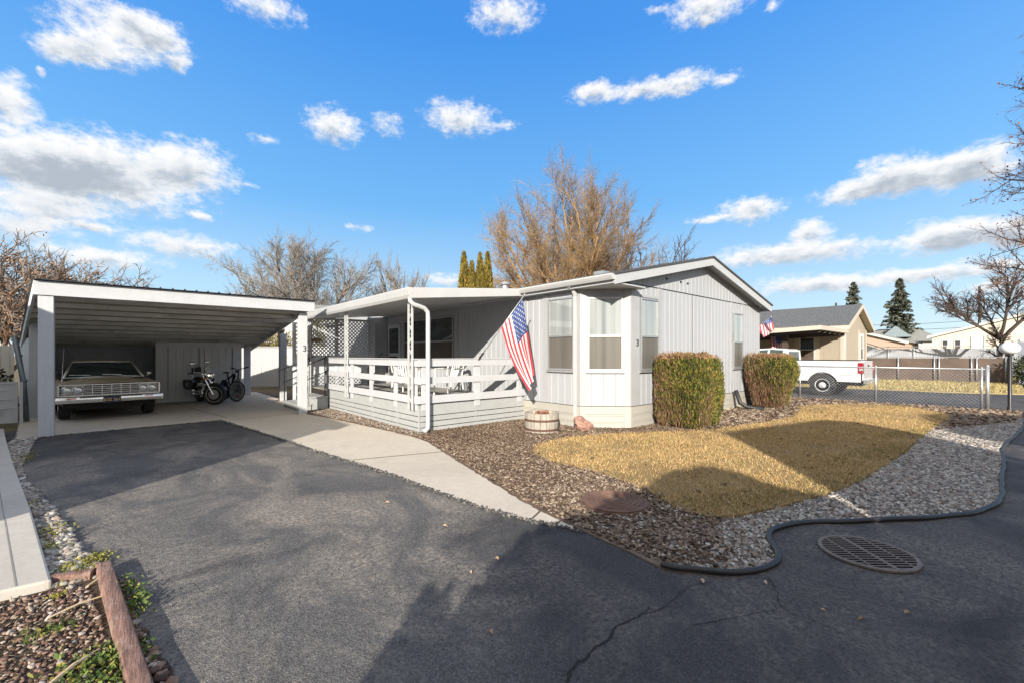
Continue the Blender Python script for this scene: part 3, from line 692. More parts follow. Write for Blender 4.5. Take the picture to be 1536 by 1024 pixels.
iron_post(4.19, 7.88, .46, 2.66); iron_post(4.19, 11.35, .46, 2.66); iron_post(4.19, 14.45, .02, 2.66)
pr = MB()
prof = [(4.10,2.83),(7.02,3.10),(7.02,2.96),(4.10,2.66)]
pr.extr([(x,7.60,z) for x,z in prof], (0,7.35,0))
aw = pr.build('awning_roof', M['white_metal'], porch, bevel=.008)
pg = MB(); pg.extr([(x,7.58,z) for x,z in [(4.097,2.85),(3.98,2.85),(3.98,2.82),(4.0,2.70),(4.03,2.64),(4.097,2.64)]], (0,7.38,0))
pg.extr([(4.10,7.578,2.645),(7.02,7.578,2.945),(7.02,7.578,3.12),(4.10,7.578,2.85)], (0,.018,0))
pg.build('gutter', M['white_metal'], porch, bevel=.006)
ds = MB()
ds.tube([(4.05,7.64,2.66),(4.05,7.62,2.585),(4.10,7.60,2.53),(4.22,7.60,2.50),(4.34,7.60,2.47),(4.42,7.60,2.40),(4.43,7.60,2.30),(4.43,7.60,.16),(4.41,7.58,.09),(4.30,7.52,.055)], .045, 10)
ds.build('downspout', M['white_metal'], porch, smooth=True)
# lattice screen at the stair end
la = MB(); LX0, LX1, LZ0, LZ1, LYY = 3.80, 6.36, 1.50, 2.72, 14.62
def lattice(mb, x0, x1, z0, z1, y, sp=.12, w=.034):
    for sgn, dy in ((1,0),(-1,.012)):
        c = -(z1-z0) if sgn > 0 else 0
        k = 0
        while True:
            s0 = x0 - (z1-z0) + k*sp
            if s0 > x1: break
            pts = []
            xa, xb = max(x0, s0), min(x1, s0+(z1-z0))
            if xb-xa > .01:
                za, zb = (z0+(xa-s0), z0+(xb-s0)) if sgn > 0 else (z1-(xa-s0), z1-(xb-s0))
                mb.bar((xa,y+dy,za),(xb,y+dy,zb),.006,w,(0,0,1))
            k += 1
lattice(la, LX0, LX1, LZ0, LZ1, LYY); lattice(la, LX0, LX1, .58, .92, LYY)
la.build('lattice', M['white_wood'], porch)
lf = MB()
for x in (LX0, 4.28, 5.1, LX1): lf.box(x-.045,x+.045,LYY+.02,LYY+.09,.0,2.74)
for z in (LZ0,LZ1,.94): lf.box(LX0+.047,4.233,LYY+.022,LYY+.06,z-.03,z+.03); lf.box(4.327,5.053,LYY+.022,LYY+.06,z-.03,z+.03); lf.box(5.147,LX1-.047,LYY+.022,LYY+.06,z-.03,z+.03)
siding(lf, (LX0,LYY+.03),(LX1,LYY+.03), .95, 1.48, .15)
lf.build('screen_frame', M['carport_grey'], porch)
st = MB()
st.box(3.42,3.80,12.92,14.5,.135,.175); st.box(3.45,3.80,12.95,14.47,.0,.133)
st.box(3.80,4.26,12.92,14.5,.325,.365); st.box(3.83,4.26,12.95,14.47,.0,.323)
st.build('step', M['grey_wood'], porch, bevel=.005)
for y, z in ((14.42,0),(12.98,.02)):
    hr = MB()
    hr.bar((3.30,y,1.07+z),(4.30,y,1.50+z),.03,.03); hr.bar((3.42,y,.72+z),(4.30,y,1.09+z),.02,.02)
    for x in (3.46, 4.18): hr.bar((x,y,.1 if x < 3.7 else .36),(x,y,1.10+z+(x-3.3)*.43),.025,.025,(1,0,0))
    hr.build('handrail', M['black_iron'], porch)
hr = MB()
hr.bar((6.0,14.3,1.07),(6.55,14.3,1.62),.025,.025); hr.bar((6.02,14.3,.55),(6.02,14.3,1.12),.03,.03,(1,0,0))
hr.build('handrail', M['black_iron'], porch)
sg = MB(); sg.lathe([(.0,-.008),(.19,-.008),(.2,0),(.19,.008),(0,.008)], (0,0,0), 24, 'y')
sg.v = [(x*1.0+4.42, y+LYY-.02, z*.32+2.02) for x,y,z in sg.v]
tag(sg.build('wall_plaque', pm('plaque', (.22,.15,.08), .6), smooth=False), 'small oval brown plaque hung on the lattice screen beside the porch steps', 'plaque')
# ------------------------------------------------------------------ carport
car_port = thing('carport', 'grey wooden carport with white front beam, slanting ribbed roof and square posts', 'carport', (1.1, 16, 0))
def cz(y): return 2.945 - .118*(y-12)
def cl(y): return -1.38 - .150*(y-12)
def crx(y): return 3.58 + .02*(y-12)
ps = {}
for i, (x, y, zz) in enumerate([(-1.24,12.10,None),(3.37,12.26,None),(-1.80,15.8,None),(3.86,16.3,None),(3.35,19.45,None),(-2.45,20.3,None)]):
    q = MB(); q.box(x-.105,x+.105,y-.09,y+.09,.0,cz(y)-.27 if i < 2 else cz(y)-.17)
    ps[i] = q.build('post', M['post_paint'], car_port, bevel=.008)
text('house_number', '3', .22, M['numeral'], (3.405, 12.168, 1.71), (pi/2,0,0), ps[1])
fb = MB()
fb.extr([(-1.40,11.98,2.672),(3.60,11.98,2.672),(3.60,11.98,2.945),(-1.40,11.98,2.945)], (0,.045,0))
fb.build('fascia', M['white_wood'], car_port, bevel=.006)
fl = MB()
a0, a1 = Vector((cl(12.03),12.03,cz(12.03))), Vector((cl(20.8),20.8,cz(20.8)))
fl.add([a0+Vector((-.02,0,-.23)),a1+Vector((-.02,0,-.23)),a1+Vector((-.02,0,-.01)),a0+Vector((-.02,0,-.01)),a0+Vector((.025,0,-.23)),a1+Vector((.025,0,-.23)),a1+Vector((.025,0,-.01)),a0+Vector((.025,0,-.01))],
       [(0,3,2,1),(4,5,6,7),(0,1,5,4),(1,2,6,5),(2,3,7,6),(3,0,4,7)])
fl.build('side_beam', M['shed_grey'], car_port); fl = MB()
b0, b1 = Vector((crx(12.03)-.06,12.03,cz(12.03))), Vector((crx(20.8)-.06,20.8,cz(20.8)))
fl.add([b0+Vector((-.02,0,-.20)),b1+Vector((-.02,0,-.20)),b1+Vector((-.02,0,-.01)),b0+Vector((-.02,0,-.01)),b0+Vector((.025,0,-.20)),b1+Vector((.025,0,-.20)),b1+Vector((.025,0,-.01)),b0+Vector((.025,0,-.01))],
       [(0,3,2,1),(4,5,6,7),(0,1,5,4),(1,2,6,5),(2,3,7,6),(3,0,4,7)])
fl.build('side_beam', M['shed_grey'], car_port)
rf = MB()
for k in range(12):
    y = 12.40 + k*.72
    if y > 20.5: break
    rf.box(cl(y)+.03, crx(y)-.09, y-.022, y+.022, cz(y)-.135, cz(y)-.033)
rf.build('rafter', M['rafter'], car_port)
ru = MB(); ya, yb = 12.03, 20.85
ru.add([(cl(ya)+.03,ya,cz(ya)-.03),(crx(ya)-.04,ya,cz(ya)-.03),(crx(yb)-.04,yb,cz(yb)-.03),(cl(yb)+.03,yb,cz(yb)-.03),
        (cl(ya)+.03,ya,cz(ya)-.008),(crx(ya)-.04,ya,cz(ya)-.008),(crx(yb)-.04,yb,cz(yb)-.008),(cl(yb)+.03,yb,cz(yb)-.008)], [(0,3,2,1),(4,5,6,7),(0,1,5,4),(1,2,6,5),(2,3,7,6),(3,0,4,7)])
ru.build('roof_underside', M['roof_under'], car_port)
rm = MB(); ya, yb = 11.90, 20.95
def rp(s, y, dz): return (cl(y)-.05+(crx(y)+.08-cl(y))*s, y, cz(y)+dz)
n = 24
for i in range(n):
    for (sa, sb, za, zb) in ((0,.80,.006,.006),(.80,.86,.006,.034),(.86,.94,.034,.034),(.94,1,.034,.006)):
        s0, s1 = (i+sa)/n, (i+sb)/n
        rm.quad(rp(s0,ya,za),rp(s1,ya,zb),rp(s1,yb,zb),rp(s0,yb,za))
        rm.quad(rp(s0,ya,-.002),rp(s1,ya,-.002),rp(s1,ya,zb),rp(s0,ya,za))
rm.build('roof', M['roof_metal'], car_port)
bw = MB(); siding(bw, (-2.62,20.5), (.56,20.5), .02, 1.93, .26, .014, .012); siding(bw, (-2.70,20.6),(-1.88,16.0), .02, 2.0, .26)
siding(bw, (-1.84,16.02),(-2.66,20.6), .02, 2.0, .26)
bw.box(-2.6,.55,20.52,20.54,0,1.9)
bw.build('back_wall', M['carport_grey'], car_port)
br = MB(); br.bar((3.30,12.30,2.45),(2.3,14.3,2.48),.04,.09); br.build('brace', M['shed_grey'], car_port)
# storage shed inside the carport
shed = thing('storage_shed', 'grey board storage shed with two plank doors at the back of the carport', 'shed', (1.7, 19.2, 0))
sb = MB(); SY = 18.15
siding(sb, (.56,20.55),(.56,SY), .0, 1.86, .26); siding(sb, (2.95,SY),(2.95,20.55), .0, 1.86, .26)
siding(sb, (.56,SY),(2.95,SY), .0, .17, .26)
for x0, x1, z0, z1 in ((.56,.86,.17,1.97),(2.68,2.95,.17,1.97),(.86,2.68,1.80,1.97),(1.72,1.84,.17,1.80)): sb.box(x0,x1,SY-.02,SY+.03,z0,z1)
sb.box(.60,2.90,SY+.06,SY+.10,0,1.84); sb.box(2.93,2.949,SY+.1,20.5,0,1.84)
sb.build('shed_wall', M['shed_grey'], shed)
for x0, x1, hx in ((.875,1.705,1.66),(1.855,2.665,1.90)):
    db = MB(); siding(db, (x0,SY+.0),(x1,SY+.0), .18, 1.79, .2, .012, .012); dd = db.build('shed_door', M['shed_grey'], shed)
    hb = MB(); hb.box(hx-.06,hx+.06,SY-.03,SY-.012,1.18,1.20); hb.box(hx-.012,hx+.012,SY-.045,SY-.012,1.06,1.14); hb.build('handle', M['black_iron'], dd)
# ------------------------------------------------------------------ old coupe
M['car_paint'] = pm('car_paint', (.54,.44,.295), .38, metal=.0, var=.12, vscale=2, coat=.4, dirt=((.30,.25,.17), .5, 3))
M['car_glass'] = glassy('car_glass', (.018,.03,.03), (.05,.075,.072), (2,2,6), rough=.03, ior=1.6)
M['lamp_glass'] = pm('lamp_glass', (.62,.63,.62), .08, metal=.4, var=.12, vscale=40, coat=1)
M['amber'] = pm('amber', (.55,.10,.012), .25, var=.2, coat=1)
M['red_lens'] = pm('red_lens', (.30,.012,.018), .2, var=.3, vscale=20, coat=1)
M['under'] = pm('under', (.02,.018,.016), .9, var=.3)
def wheel(parent, c, R, wd, rim_r, rim_mat, spokes=0, name='wheel', axis='x', side=-1, tread=True, hole=True):
    """tyre with grooved tread; rim and its spokes are a sub-part"""
    x0 = c[0]
    t = MB(); h = wd/2
    prof = [(rim_r*.98,-h*.82),(rim_r*1.08,-h),(R*.90,-h),(R*.975,-h*.88)]
    if tread:
        for k in range(-2, 3):
            prof += [(R, k*h*.36-h*.12), (R, k*h*.36+h*.12), (R*.972, k*h*.36+h*.13), (R*.972, (k+1)*h*.36-h*.13)]
        prof = prof[:-2]
    else: prof += [(R,-h*.45),(R*1.005,0),(R,h*.45)]
    prof += [(R*.975,h*.88),(R*.90,h),(rim_r*1.08,h),(rim_r*.98,h*.82),(rim_r*.98,-h*.82)]
    t.lathe(prof, c, 40, axis)
    w = t.build(name, M['rubber'], parent, angle=35)
    r = MB()
    hh = h*.8
    for s in ((side,) if side else (-1,1)):
        r.lathe([(rim_r*.97, s*hh), (rim_r*.99, s*h*.98), (rim_r*.90, s*h*.95), (rim_r*.84, s*h*.55)] + ([(rim_r*.30, s*h*.62), (rim_r*.24, s*h*.95), (0, s*h*.98)] if not spokes else []), c, 32, axis)
        if spokes:
            for k in range(spokes):
                a = 2*pi*k/spokes
                if axis == 'x': p = lambda rr, dx: (c[0]+s*dx, c[1]+rr*cos(a), c[2]+rr*sin(a))
                else: p = lambda rr, dx: (c[0]+rr*cos(a), c[1]+s*dx, c[2]+rr*sin(a))
                r.bar(p(rim_r*.12,h*.80), p(rim_r*.90,h*.60), rim_r*.26 if spokes < 12 else .006, .03 if spokes < 12 else .006, (1,0,0) if axis == 'x' else (0,1,0))
            r.lathe([(rim_r*.28, s*h*.5),(rim_r*.28, s*h*.9),(rim_r*.2, s*h*1.02),(0, s*h*1.03)], c, 20, axis)
    if len(r.v): r.build('rim', rim_mat, w, angle=35)
    return w
def make_coupe():
    T = thing('vintage_coupe', 'old dusty gold two-door coupe with chrome grille and four round headlights under the carport', 'car')
    WB, FA, RA = 2.92, .88, 3.80
    def arch(y):
        z = .36
        for c in (FA, RA):
            d = abs(y-c)
            if d < .40: z = max(z, .30+sqrt(.40**2-d*d))
        return z
    ys = sorted(set([.10,.16,.3,.46] + [FA+.40*sin(a) for a in np.linspace(-pi/2,pi/2,13)] + [1.45,1.62,2.0,2.5,3.0,3.3] + [RA+.40*sin(a) for a in np.linspace(-pi/2,pi/2,13)] + [4.3,4.6,4.85,4.97]))
    def I(y, t): return float(np.interp(y, [q[0] for q in t], [q[1] for q in t]))
    secs = []
    for y in ys:
        w = I(y, [(.1,.905),(.5,.94),(1.5,.955),(3.2,.955),(4.2,.95),(4.97,.88)])
        zf = I(y, [(.1,.845),(.4,.87),(1.5,.90),(3.0,.91),(3.5,.95),(4.3,.95),(4.97,.86)])
        zc = I(y, [(.1,.85),(.25,.885),(1.0,.93),(1.6,.955),(4.0,.95),(4.6,.93),(4.97,.85)])
        zs = arch(y)
        H = [(w-.10, zs), (w-.015, max(zs+.01,.50)), (w, max(zs+.02,.63)), (w-.012, max(zs+.03,.74)), (w-.035, zf-.03), (w-.085, zf+.004), (w-.19, zf-.012), (w*.55, zc-.02), (w*.48, zc+.012), (.05, zc+.018), (.02, zc+.022)]
        secs.append([(x,y,z) for x,z in H] + [(-x,y,z) for x,z in H[::-1]])
    b = MB(); b.loft([s[::-1] for s in secs])
    b.add(secs[-1], [tuple(range(len(secs[-1])))])
    body = b.build('body', M['car_paint'], T, angle=38)
    u = MB(); u.box(-.82,.82,.25,4.8,.30,.42); u.box(-.6,.6,.3,1.5,.24,.30)
    for s in (-1,1): u.box(s*.45-.03,s*.45+.03,.2,.9,.28,.36)
    for s in (-1,1):
        for c in (FA,RA): u.box(s*.72-.14,s*.72+.14,c-.40,c+.40,.42,.74)
    u.build('underbody', M['under'], T)
    # cabin
    wb, wt = (.74,1.52,.945), (.575,2.20,1.335)
    rb, rt = (.70,4.05,.955), (.56,3.15,1.335)
    g = MB(); g.quad((-wb[0],wb[1],wb[2]),(wb[0],wb[1],wb[2]),(wt[0],wt[1],wt[2]),(-wt[0],wt[1],wt[2])); g.build('windscreen', M['car_glass'], T)
    g = MB(); g.quad((rb[0],rb[1],rb[2]),(-rb[0],rb[1],rb[2]),(-rt[0],rt[1],rt[2]),(rt[0],rt[1],rt[2])); g.build('rear_window', M['car_glass'], T)
    for s in (-1,1):
        g = MB(); q = [(s*.80,1.60,.935),(s*.80,3.35,.94),(s*.60,3.02,1.325),(s*.60,2.22,1.33)]
        g.quad(*(q if s > 0 else q[::-1])); g.build('side_window', M['car_glass'], T)
        g = MB(); q = [(s*.80,3.35,.94),(s*.84,4.3,.955),(s*.70,4.05,.957),(s*.56,3.15,1.34),(s*.60,3.02,1.328)]
        g.add(q if s > 0 else q[::-1], [(0,1,2,4),(2,3,4)]); g.build('rear_pillar', M['car_paint'], T)
        g = MB(); g.tube([(s*.765,1.50,.945),(s*.588,2.20,1.345),(s*.585,2.6,1.358),(s*.585,3.05,1.348)], [.026,.022,.018,.018], 8); g.build('front_pillar', M['chrome'], T, smooth=True)
    r = MB(); S = []
    for y, zc, w in ((2.16,1.345,.575),(2.25,1.372,.590),(2.55,1.395,.60),(2.9,1.385,.60),(3.2,1.335,.575)):
        S.append([(-w,y,zc-.035),(-w+.05,y,zc-.008),(-w*.5,y,zc+.010),(0,y,zc+.014),(w*.5,y,zc+.010),(w-.05,y,zc-.008),(w,y,zc-.035)])
    r.loft(S); r.build('roof', M['car_paint'], T, smooth=True)
    c = MB(); c.tube([(-.575,2.17,1.335),(0,2.15,1.349),(.575,2.17,1.335)], .018, 8); c.tube([(-.75,1.50,.95),(0,1.42,.965),(.75,1.50,.95)], .016, 6); c.build('window_trim', M['chrome'], T, smooth=True)
    # front end
    gr = MB(); gr.box(-.86,.86,.085,.16,.585,.835); gr.build('grille_recess', M['under'], T)
    g = MB()
    g.box(-.905,.905,.045,.10,.826,.850); g.box(-.905,.905,.045,.10,.575,.603)
    for s in (-1,1): g.extr([(s*.905,.045,.575),(s*.905,.045,.85),(s*.875,.045,.85),(s*.875,.045,.575)], (0,.07,0))
    for z in (.648,.695,.742,.789): g.box(-.50,.50,.070,.084,z-.006,z+.006)
    for z in (.62,.655,.69,.725,.76,.795): g.box(-.50,.50,.080,.086,z-.003,z+.003)
    for x in np.linspace(-.5,.5,7): g.box(x-.006,x+.006,.066,.084,.603,.826)
    for s in (-1,1):
        for z in (.64,.70,.76): g.box(min(s*.845,s*.88),max(s*.845,s*.88),.065,.084,z-.008,z+.008)
    g.build('grille', M['chrome'], T, bevel=.003)
    for x in (-.755,-.575,.575,.755):
        h = MB(); h.lathe([(.093,.085),(.093,.045),(.082,.035),(.078,.05)], (x,0,.715), 24, 'y')
        h.v = [(p[0],p[1],p[2]) for p in h.v]
        # plate behind each pair
        hl = h.build('headlight', M['chrome'], T, angle=30)
        k = MB(); k.lathe([(.080,.052),(.065,.036),(.035,.028),(0,.026)], (x,0,.715), 24, 'y'); k.build('lens', M['lamp_glass'], hl, smooth=True)
    bz = pm('bezel', (.34,.33,.31), .3, metal=.9, var=.1)
    for s in (-1,1): MB().box(min(s*.50,s*.845),max(s*.50,s*.845),.066,.0838,.606,.823).build('headlight_plate', bz, T)
    bp = MB(); S = []
    for x in np.linspace(-1,1,17):
        yb = -.03 + .05*abs(x)**3; 
        S.append([(x*.96,yb+.10,.555),(x*.96,yb+.02,.560),(x*.96,yb,.52),(x*.96,yb+.0,.47),(x*.96,yb+.03,.425),(x*.96,yb+.10,.42)])
    bp.loft(S, close=True); bp.add(S[0], [tuple(range(6))]); bp.add(S[-1], [tuple(range(6))[::-1]])
    for s in (-1,1): bp.extr([(s*.93,.02,.56),(s*.97,.05,.56),(s*.97,.45,.56),(s*.945,.45,.56)], (0,0,-.13))
    bumper = bp.build('bumper', M['chrome'], T, angle=40)
    for s in (-1,1):
        k = MB(); k.box(min(s*.60,s*.76),max(s*.60,s*.76),-.022,.02,.522,.546); k.build('turn_signal', M['amber'], T, bevel=.004)
    k = MB(); k.box(-.55,.55,-.024,.0,.540,.557); k.build('bumper_slot', M['under'], bumper)
    k = MB(); k.box(-.155,.155,-.052,-.046,.405,.548); pl = k.build('number_plate', pm('plate_blue', (.012,.022,.07), .45), T, bevel=.003)
    text('plate_text', 'JOZ 261', .085, pm('plate_yellow', (.75,.55,.10), .5), (0,-.054,.475), (pi/2,0,0), pl, .002)
    for s in (-1,): wheel(T, (s*.77,FA,.335), .335, .22, .19, M['chrome'], 0, side=s)
    wheel(T, (.77,FA,.335), .335, .22, .19, M['chrome'], 0, side=1)
    for s in (-1,1): wheel(T, (s*.77,RA,.335), .335, .22, .19, M['chrome'], 0, side=s)
    for a, b_ in (((-.50,1.42,.97),(-.02,1.50,.985)),((.10,1.42,.97),(.56,1.50,.985))):
        k = MB(); k.tube([(a[0]+.55,a[1],a[2]),(a[0]+.2,a[1]+.02,a[2]+.02),(a[0],a[1]+.10,a[2]+.05)], .007, 5); k.bar((a[0]-.16,a[1]+.12,a[2]+.055),(a[0]+.22,a[1]+.10,a[2]+.045),.014,.014); k.build('wiper', M['chrome'], T)
    k = MB(); k.tube([(-.80,1.20,.90),(-.76,1.38,1.68)], .004, 5); k.lathe([(.02,0),(.015,.03),(0,.035)], (-.80,1.20,.895), 10); k.build('aerial', M['chrome'], T)
    k = MB(); k.tube([(.86,1.75,.92),(.90,1.72,1.0)], .012, 6); k.ball((.91,1.73,1.03), (.065,.05,.05)); k.build('wing_mirror', M['chrome'], T, smooth=True)
    k = MB(); k.box(-.12,.12,1.98,1.99,1.22,1.27); k.build('mirror_glare', M['chrome'], T) if False else None
    return T
coupe = make_coupe(); coupe.location = (-.37, 14.10, .022); coupe.rotation_euler = (0,0,radians(6.5))
# ------------------------------------------------------------------ motorcycle
def make_motorcycle():
    T = thing('motorcycle', 'black cruiser motorcycle with chrome engine, saddlebags and small windscreen beside the shed doors', 'motorcycle')
    # local: front wheel contact at origin, bike runs to +y, steering turned
    st = radians(46); WBm = 1.55
    def steer(p):   # rotate about the steering axis through the front hub
        x, y, z = p; return (x*cos(st)-y*sin(st), x*sin(st)+y*cos(st), z)
    fw = wheel(T, (0,0,.325), .325, .12, .24, M['chrome'], 18, name='front_wheel', side=0, tread=False)
    for o in [fw] + list(fw.children):
        for v in o.data.vertices: v.co = Vector(steer(v.co))
    rwl = wheel(T, (0,WBm,.31), .31, .16, .21, M['chrome'], 18, name='rear_wheel', side=0, tread=False)
    d = MB()
    d.lathe([(.06,-.075),(.15,-.075),(.15,-.07),(.06,-.07)], (0,0,.325), 28, 'x'); d.v = [steer(v) for v in d.v]; d.build('brake_disc', M['galv'], fw)
    k = MB()
    for s in (-1,1): k.tube([(s*.10,0,.325),(s*.10,.12,.62),(s*.10,.24,.92)], .026, 10)
    k.bar((-.13,.2,.82),(.13,.2,.82),.06,.04); k.bar((-.13,.25,.94),(.13,.25,.94),.06,.03)
    k.v = [steer(v) for v in k.v]; k.build('fork', M['chrome'], T, angle=40)
    k = MB(); S = []
    for a in np.linspace(radians(35),radians(160),10):
        S.append([(x, .36*cos(a), .325+.36*sin(a)-abs(x)*.35) for x in (-.085,-.05,0,.05,.085)])
    k.loft(S); k.v = [steer(v) for v in k.v]; k.build('front_fender', M['black_plastic'], T, smooth=True)
    k = MB(); k.ball((0,.10,.90),(.10,.11,.10)); k.v = [steer(v) for v in k.v]; hl = k.build('headlight', M['chrome'], T, smooth=True)
    k = MB(); k.lathe([(.095,-.02),(.06,-.035),(0,-.04)], (0,.03,.90), 20, 'y'); k.v = [steer(v) for v in k.v]; k.build('lens', M['lamp_glass'], hl, smooth=True)
    for s in (-1,1):
        k = MB(); k.ball((s*.20,.16,.84),(.04,.035,.04), 10, 6); k.v = [steer(v) for v in k.v]; k.build('turn_signal', M['amber'], T, smooth=True)
    k = MB()
    k.tube([steer(p) for p in [(-.40,.46,1.02),(-.30,.40,1.04),(-.16,.28,1.02),(-.10,.26,.96),(.10,.26,.96),(.16,.28,1.02),(.30,.40,1.04),(.40,.46,1.02)]], .014, 8); hb = k.build('handlebar', M['chrome'], T, smooth=True)
    for s in (-1,1):
        k = MB(); k.tube([steer((s*.31,.405,1.04)), steer((s*.42,.475,1.015))], .021, 8); k.build('grip', M['rubber'], hb)
        k = MB(); k.tube([steer((s*.28,.38,1.04)), steer((s*.34,.34,1.16)), steer((s*.36,.36,1.27))], .007, 5); c = steer((s*.38,.36,1.31)); k.ball(c, (.075,.03,.05), 12, 6); k.build('mirror', M['chrome'], hb, smooth=True)
    k = MB(); S = []
    for z, w, y in ((.98,.12,.02),(1.08,.16,.06),(1.20,.15,.13),(1.30,.09,.20)):
        S.append([steer((w*t, y+.10*t*t, z)) for t in np.linspace(-1,1,7)])
    k.loft(S)
    m, nt, b = nodes('windscreen_plastic'); b.inputs['Base Color'].default_value = (.75,.78,.8,1); b.inputs['Roughness'].default_value = .12; b.inputs['Alpha'].default_value = .16; M['screen_plastic'] = m
    k.build('windscreen', m, T, smooth=True)
    k = MB(); S = []
    for y, w, z0, z1 in ((.34,.05,.80,.90),(.42,.13,.72,.93),(.60,.16,.70,.95),(.80,.13,.70,.90),(.92,.06,.70,.82)):
        S.append([(w*cos(a), y, (z0+z1)/2+(z1-z0)/2*sin(a)) for a in np.linspace(0,2*pi,13)[:-1]])
    k.loft([s[::-1] for s in S], close=True); k.build('fuel_tank', pm('tank_paint', (.012,.010,.010), .15, var=.1, coat=1), T, smooth=True)
    k = MB(); S = []
    for y, w, zt in ((.88,.12,.76),(1.05,.17,.72),(1.25,.16,.74),(1.35,.15,.80),(1.62,.13,.82)):
        S.append([(-w,y,zt-.10),(-w,y,zt-.03),(-w*.6,y,zt),(w*.6,y,zt),(w,y,zt-.03),(w,y,zt-.10)])
    k.loft([s[::-1] for s in S]); k.build('seat', M['black_plastic'], T, angle=50)
    k = MB(); k.obox((0,1.70,1.02),(.13,0,0),(0,.035,.008),(0,-.02,.11)); k.build('backrest', M['black_plastic'], T, bevel=.02)
    k = MB()
    for s in (-1,1): k.tube([(s*.12,1.62,.72),(s*.12,1.70,.90),(s*.10,1.74,1.05)], .010, 6)
    k.build('backrest_bar', M['chrome'], T)
    for s in (-1,1):
        k = MB(); k.obox((s*.30,1.52,.60),(.085,0,0),(0,.24,0),(0,.03,.15)); sbag = k.build('saddlebag', M['black_plastic'], T, bevel=.035)
        k = MB(); k.box(s*.30-.09,s*.30+.09,1.30,1.305,.58,.66); k.build('strap', M['chrome'], sbag)
    k = MB()
    for a in (-28, 20):
        ar = radians(a); c0 = Vector((0,.82,.36)); dv = Vector((0,sin(ar),cos(ar)))
        for q in range(7):
            c = c0 + dv*(.10+q*.035); k.obox(c,(.12,0,0),Vector((0,cos(ar),-sin(ar)))*.085,dv*.010)
        k.obox(c0+dv*.20,(.09,0,0),Vector((0,cos(ar),-sin(ar)))*.065,dv*.14)
    k.lathe([(.0,-.17),(.12,-.17),(.13,-.13),(.13,.13),(.12,.17),(0,.17)], (0,.80,.34), 22, 'x')
    k.lathe([(.0,-.15),(.09,-.15),(.10,.15),(0,.15)], (0,1.02,.36), 18, 'x')
    k.obox((.17,.82,.62),(.05,0,0),(0,.09,0),(0,0,.05)); k.obox((-.17,.82,.62),(.05,0,0),(0,.09,0),(0,0,.05))
    k.build('engine', M['chrome'], T, bevel=.004)
    for s, z in ((-1,.30),(-1,.40)):
        k = MB(); k.tube([(s*.10,.62,.52 if z > .35 else .48),(s*.19,.60,.40),(s*.21,.80,z),(s*.22,1.1,z),(s*.24,1.25,z+.01)], .022, 8); k.tube([(s*.24,1.22,z+.01),(s*.25,1.85,z+.07)], [.045,.05], 10); k.build('exhaust_pipe', M['chrome'], T, angle=50)
    k = MB()
    k.tube([(0,.27,.86),(0,.55,.66),(0,1.1,.56),(0,1.5,.62)], .025, 8)
    for s in (-1,1): k.tube([(s*.09,.30,.80),(s*.11,.55,.30),(s*.12,1.0,.24),(s*.10,WBm,.31)], .018, 8)
    k.tube([(-.30,.62,.30),(.30,.62,.30)], .012, 6); k.tube([(.12,.9,.22),(.30,.98,.02)], .012, 6)
    k.build('frame', M['black_iron'], T)
    k = MB(); S = []
    for a in np.linspace(radians(0),radians(165),12):
        S.append([(x, WBm-.36*cos(a)*-1*-1, .31+.37*sin(a)-abs(x)*.3) for x in (-.11,-.06,0,.06,.11)])
    k.loft(S); k.build('rear_fender', M['black_plastic'], T, smooth=True)
    return T
moto = make_motorcycle(); moto.location = (1.93, 16.08, .022); moto.rotation_euler = (radians(0), radians(-4), radians(9))
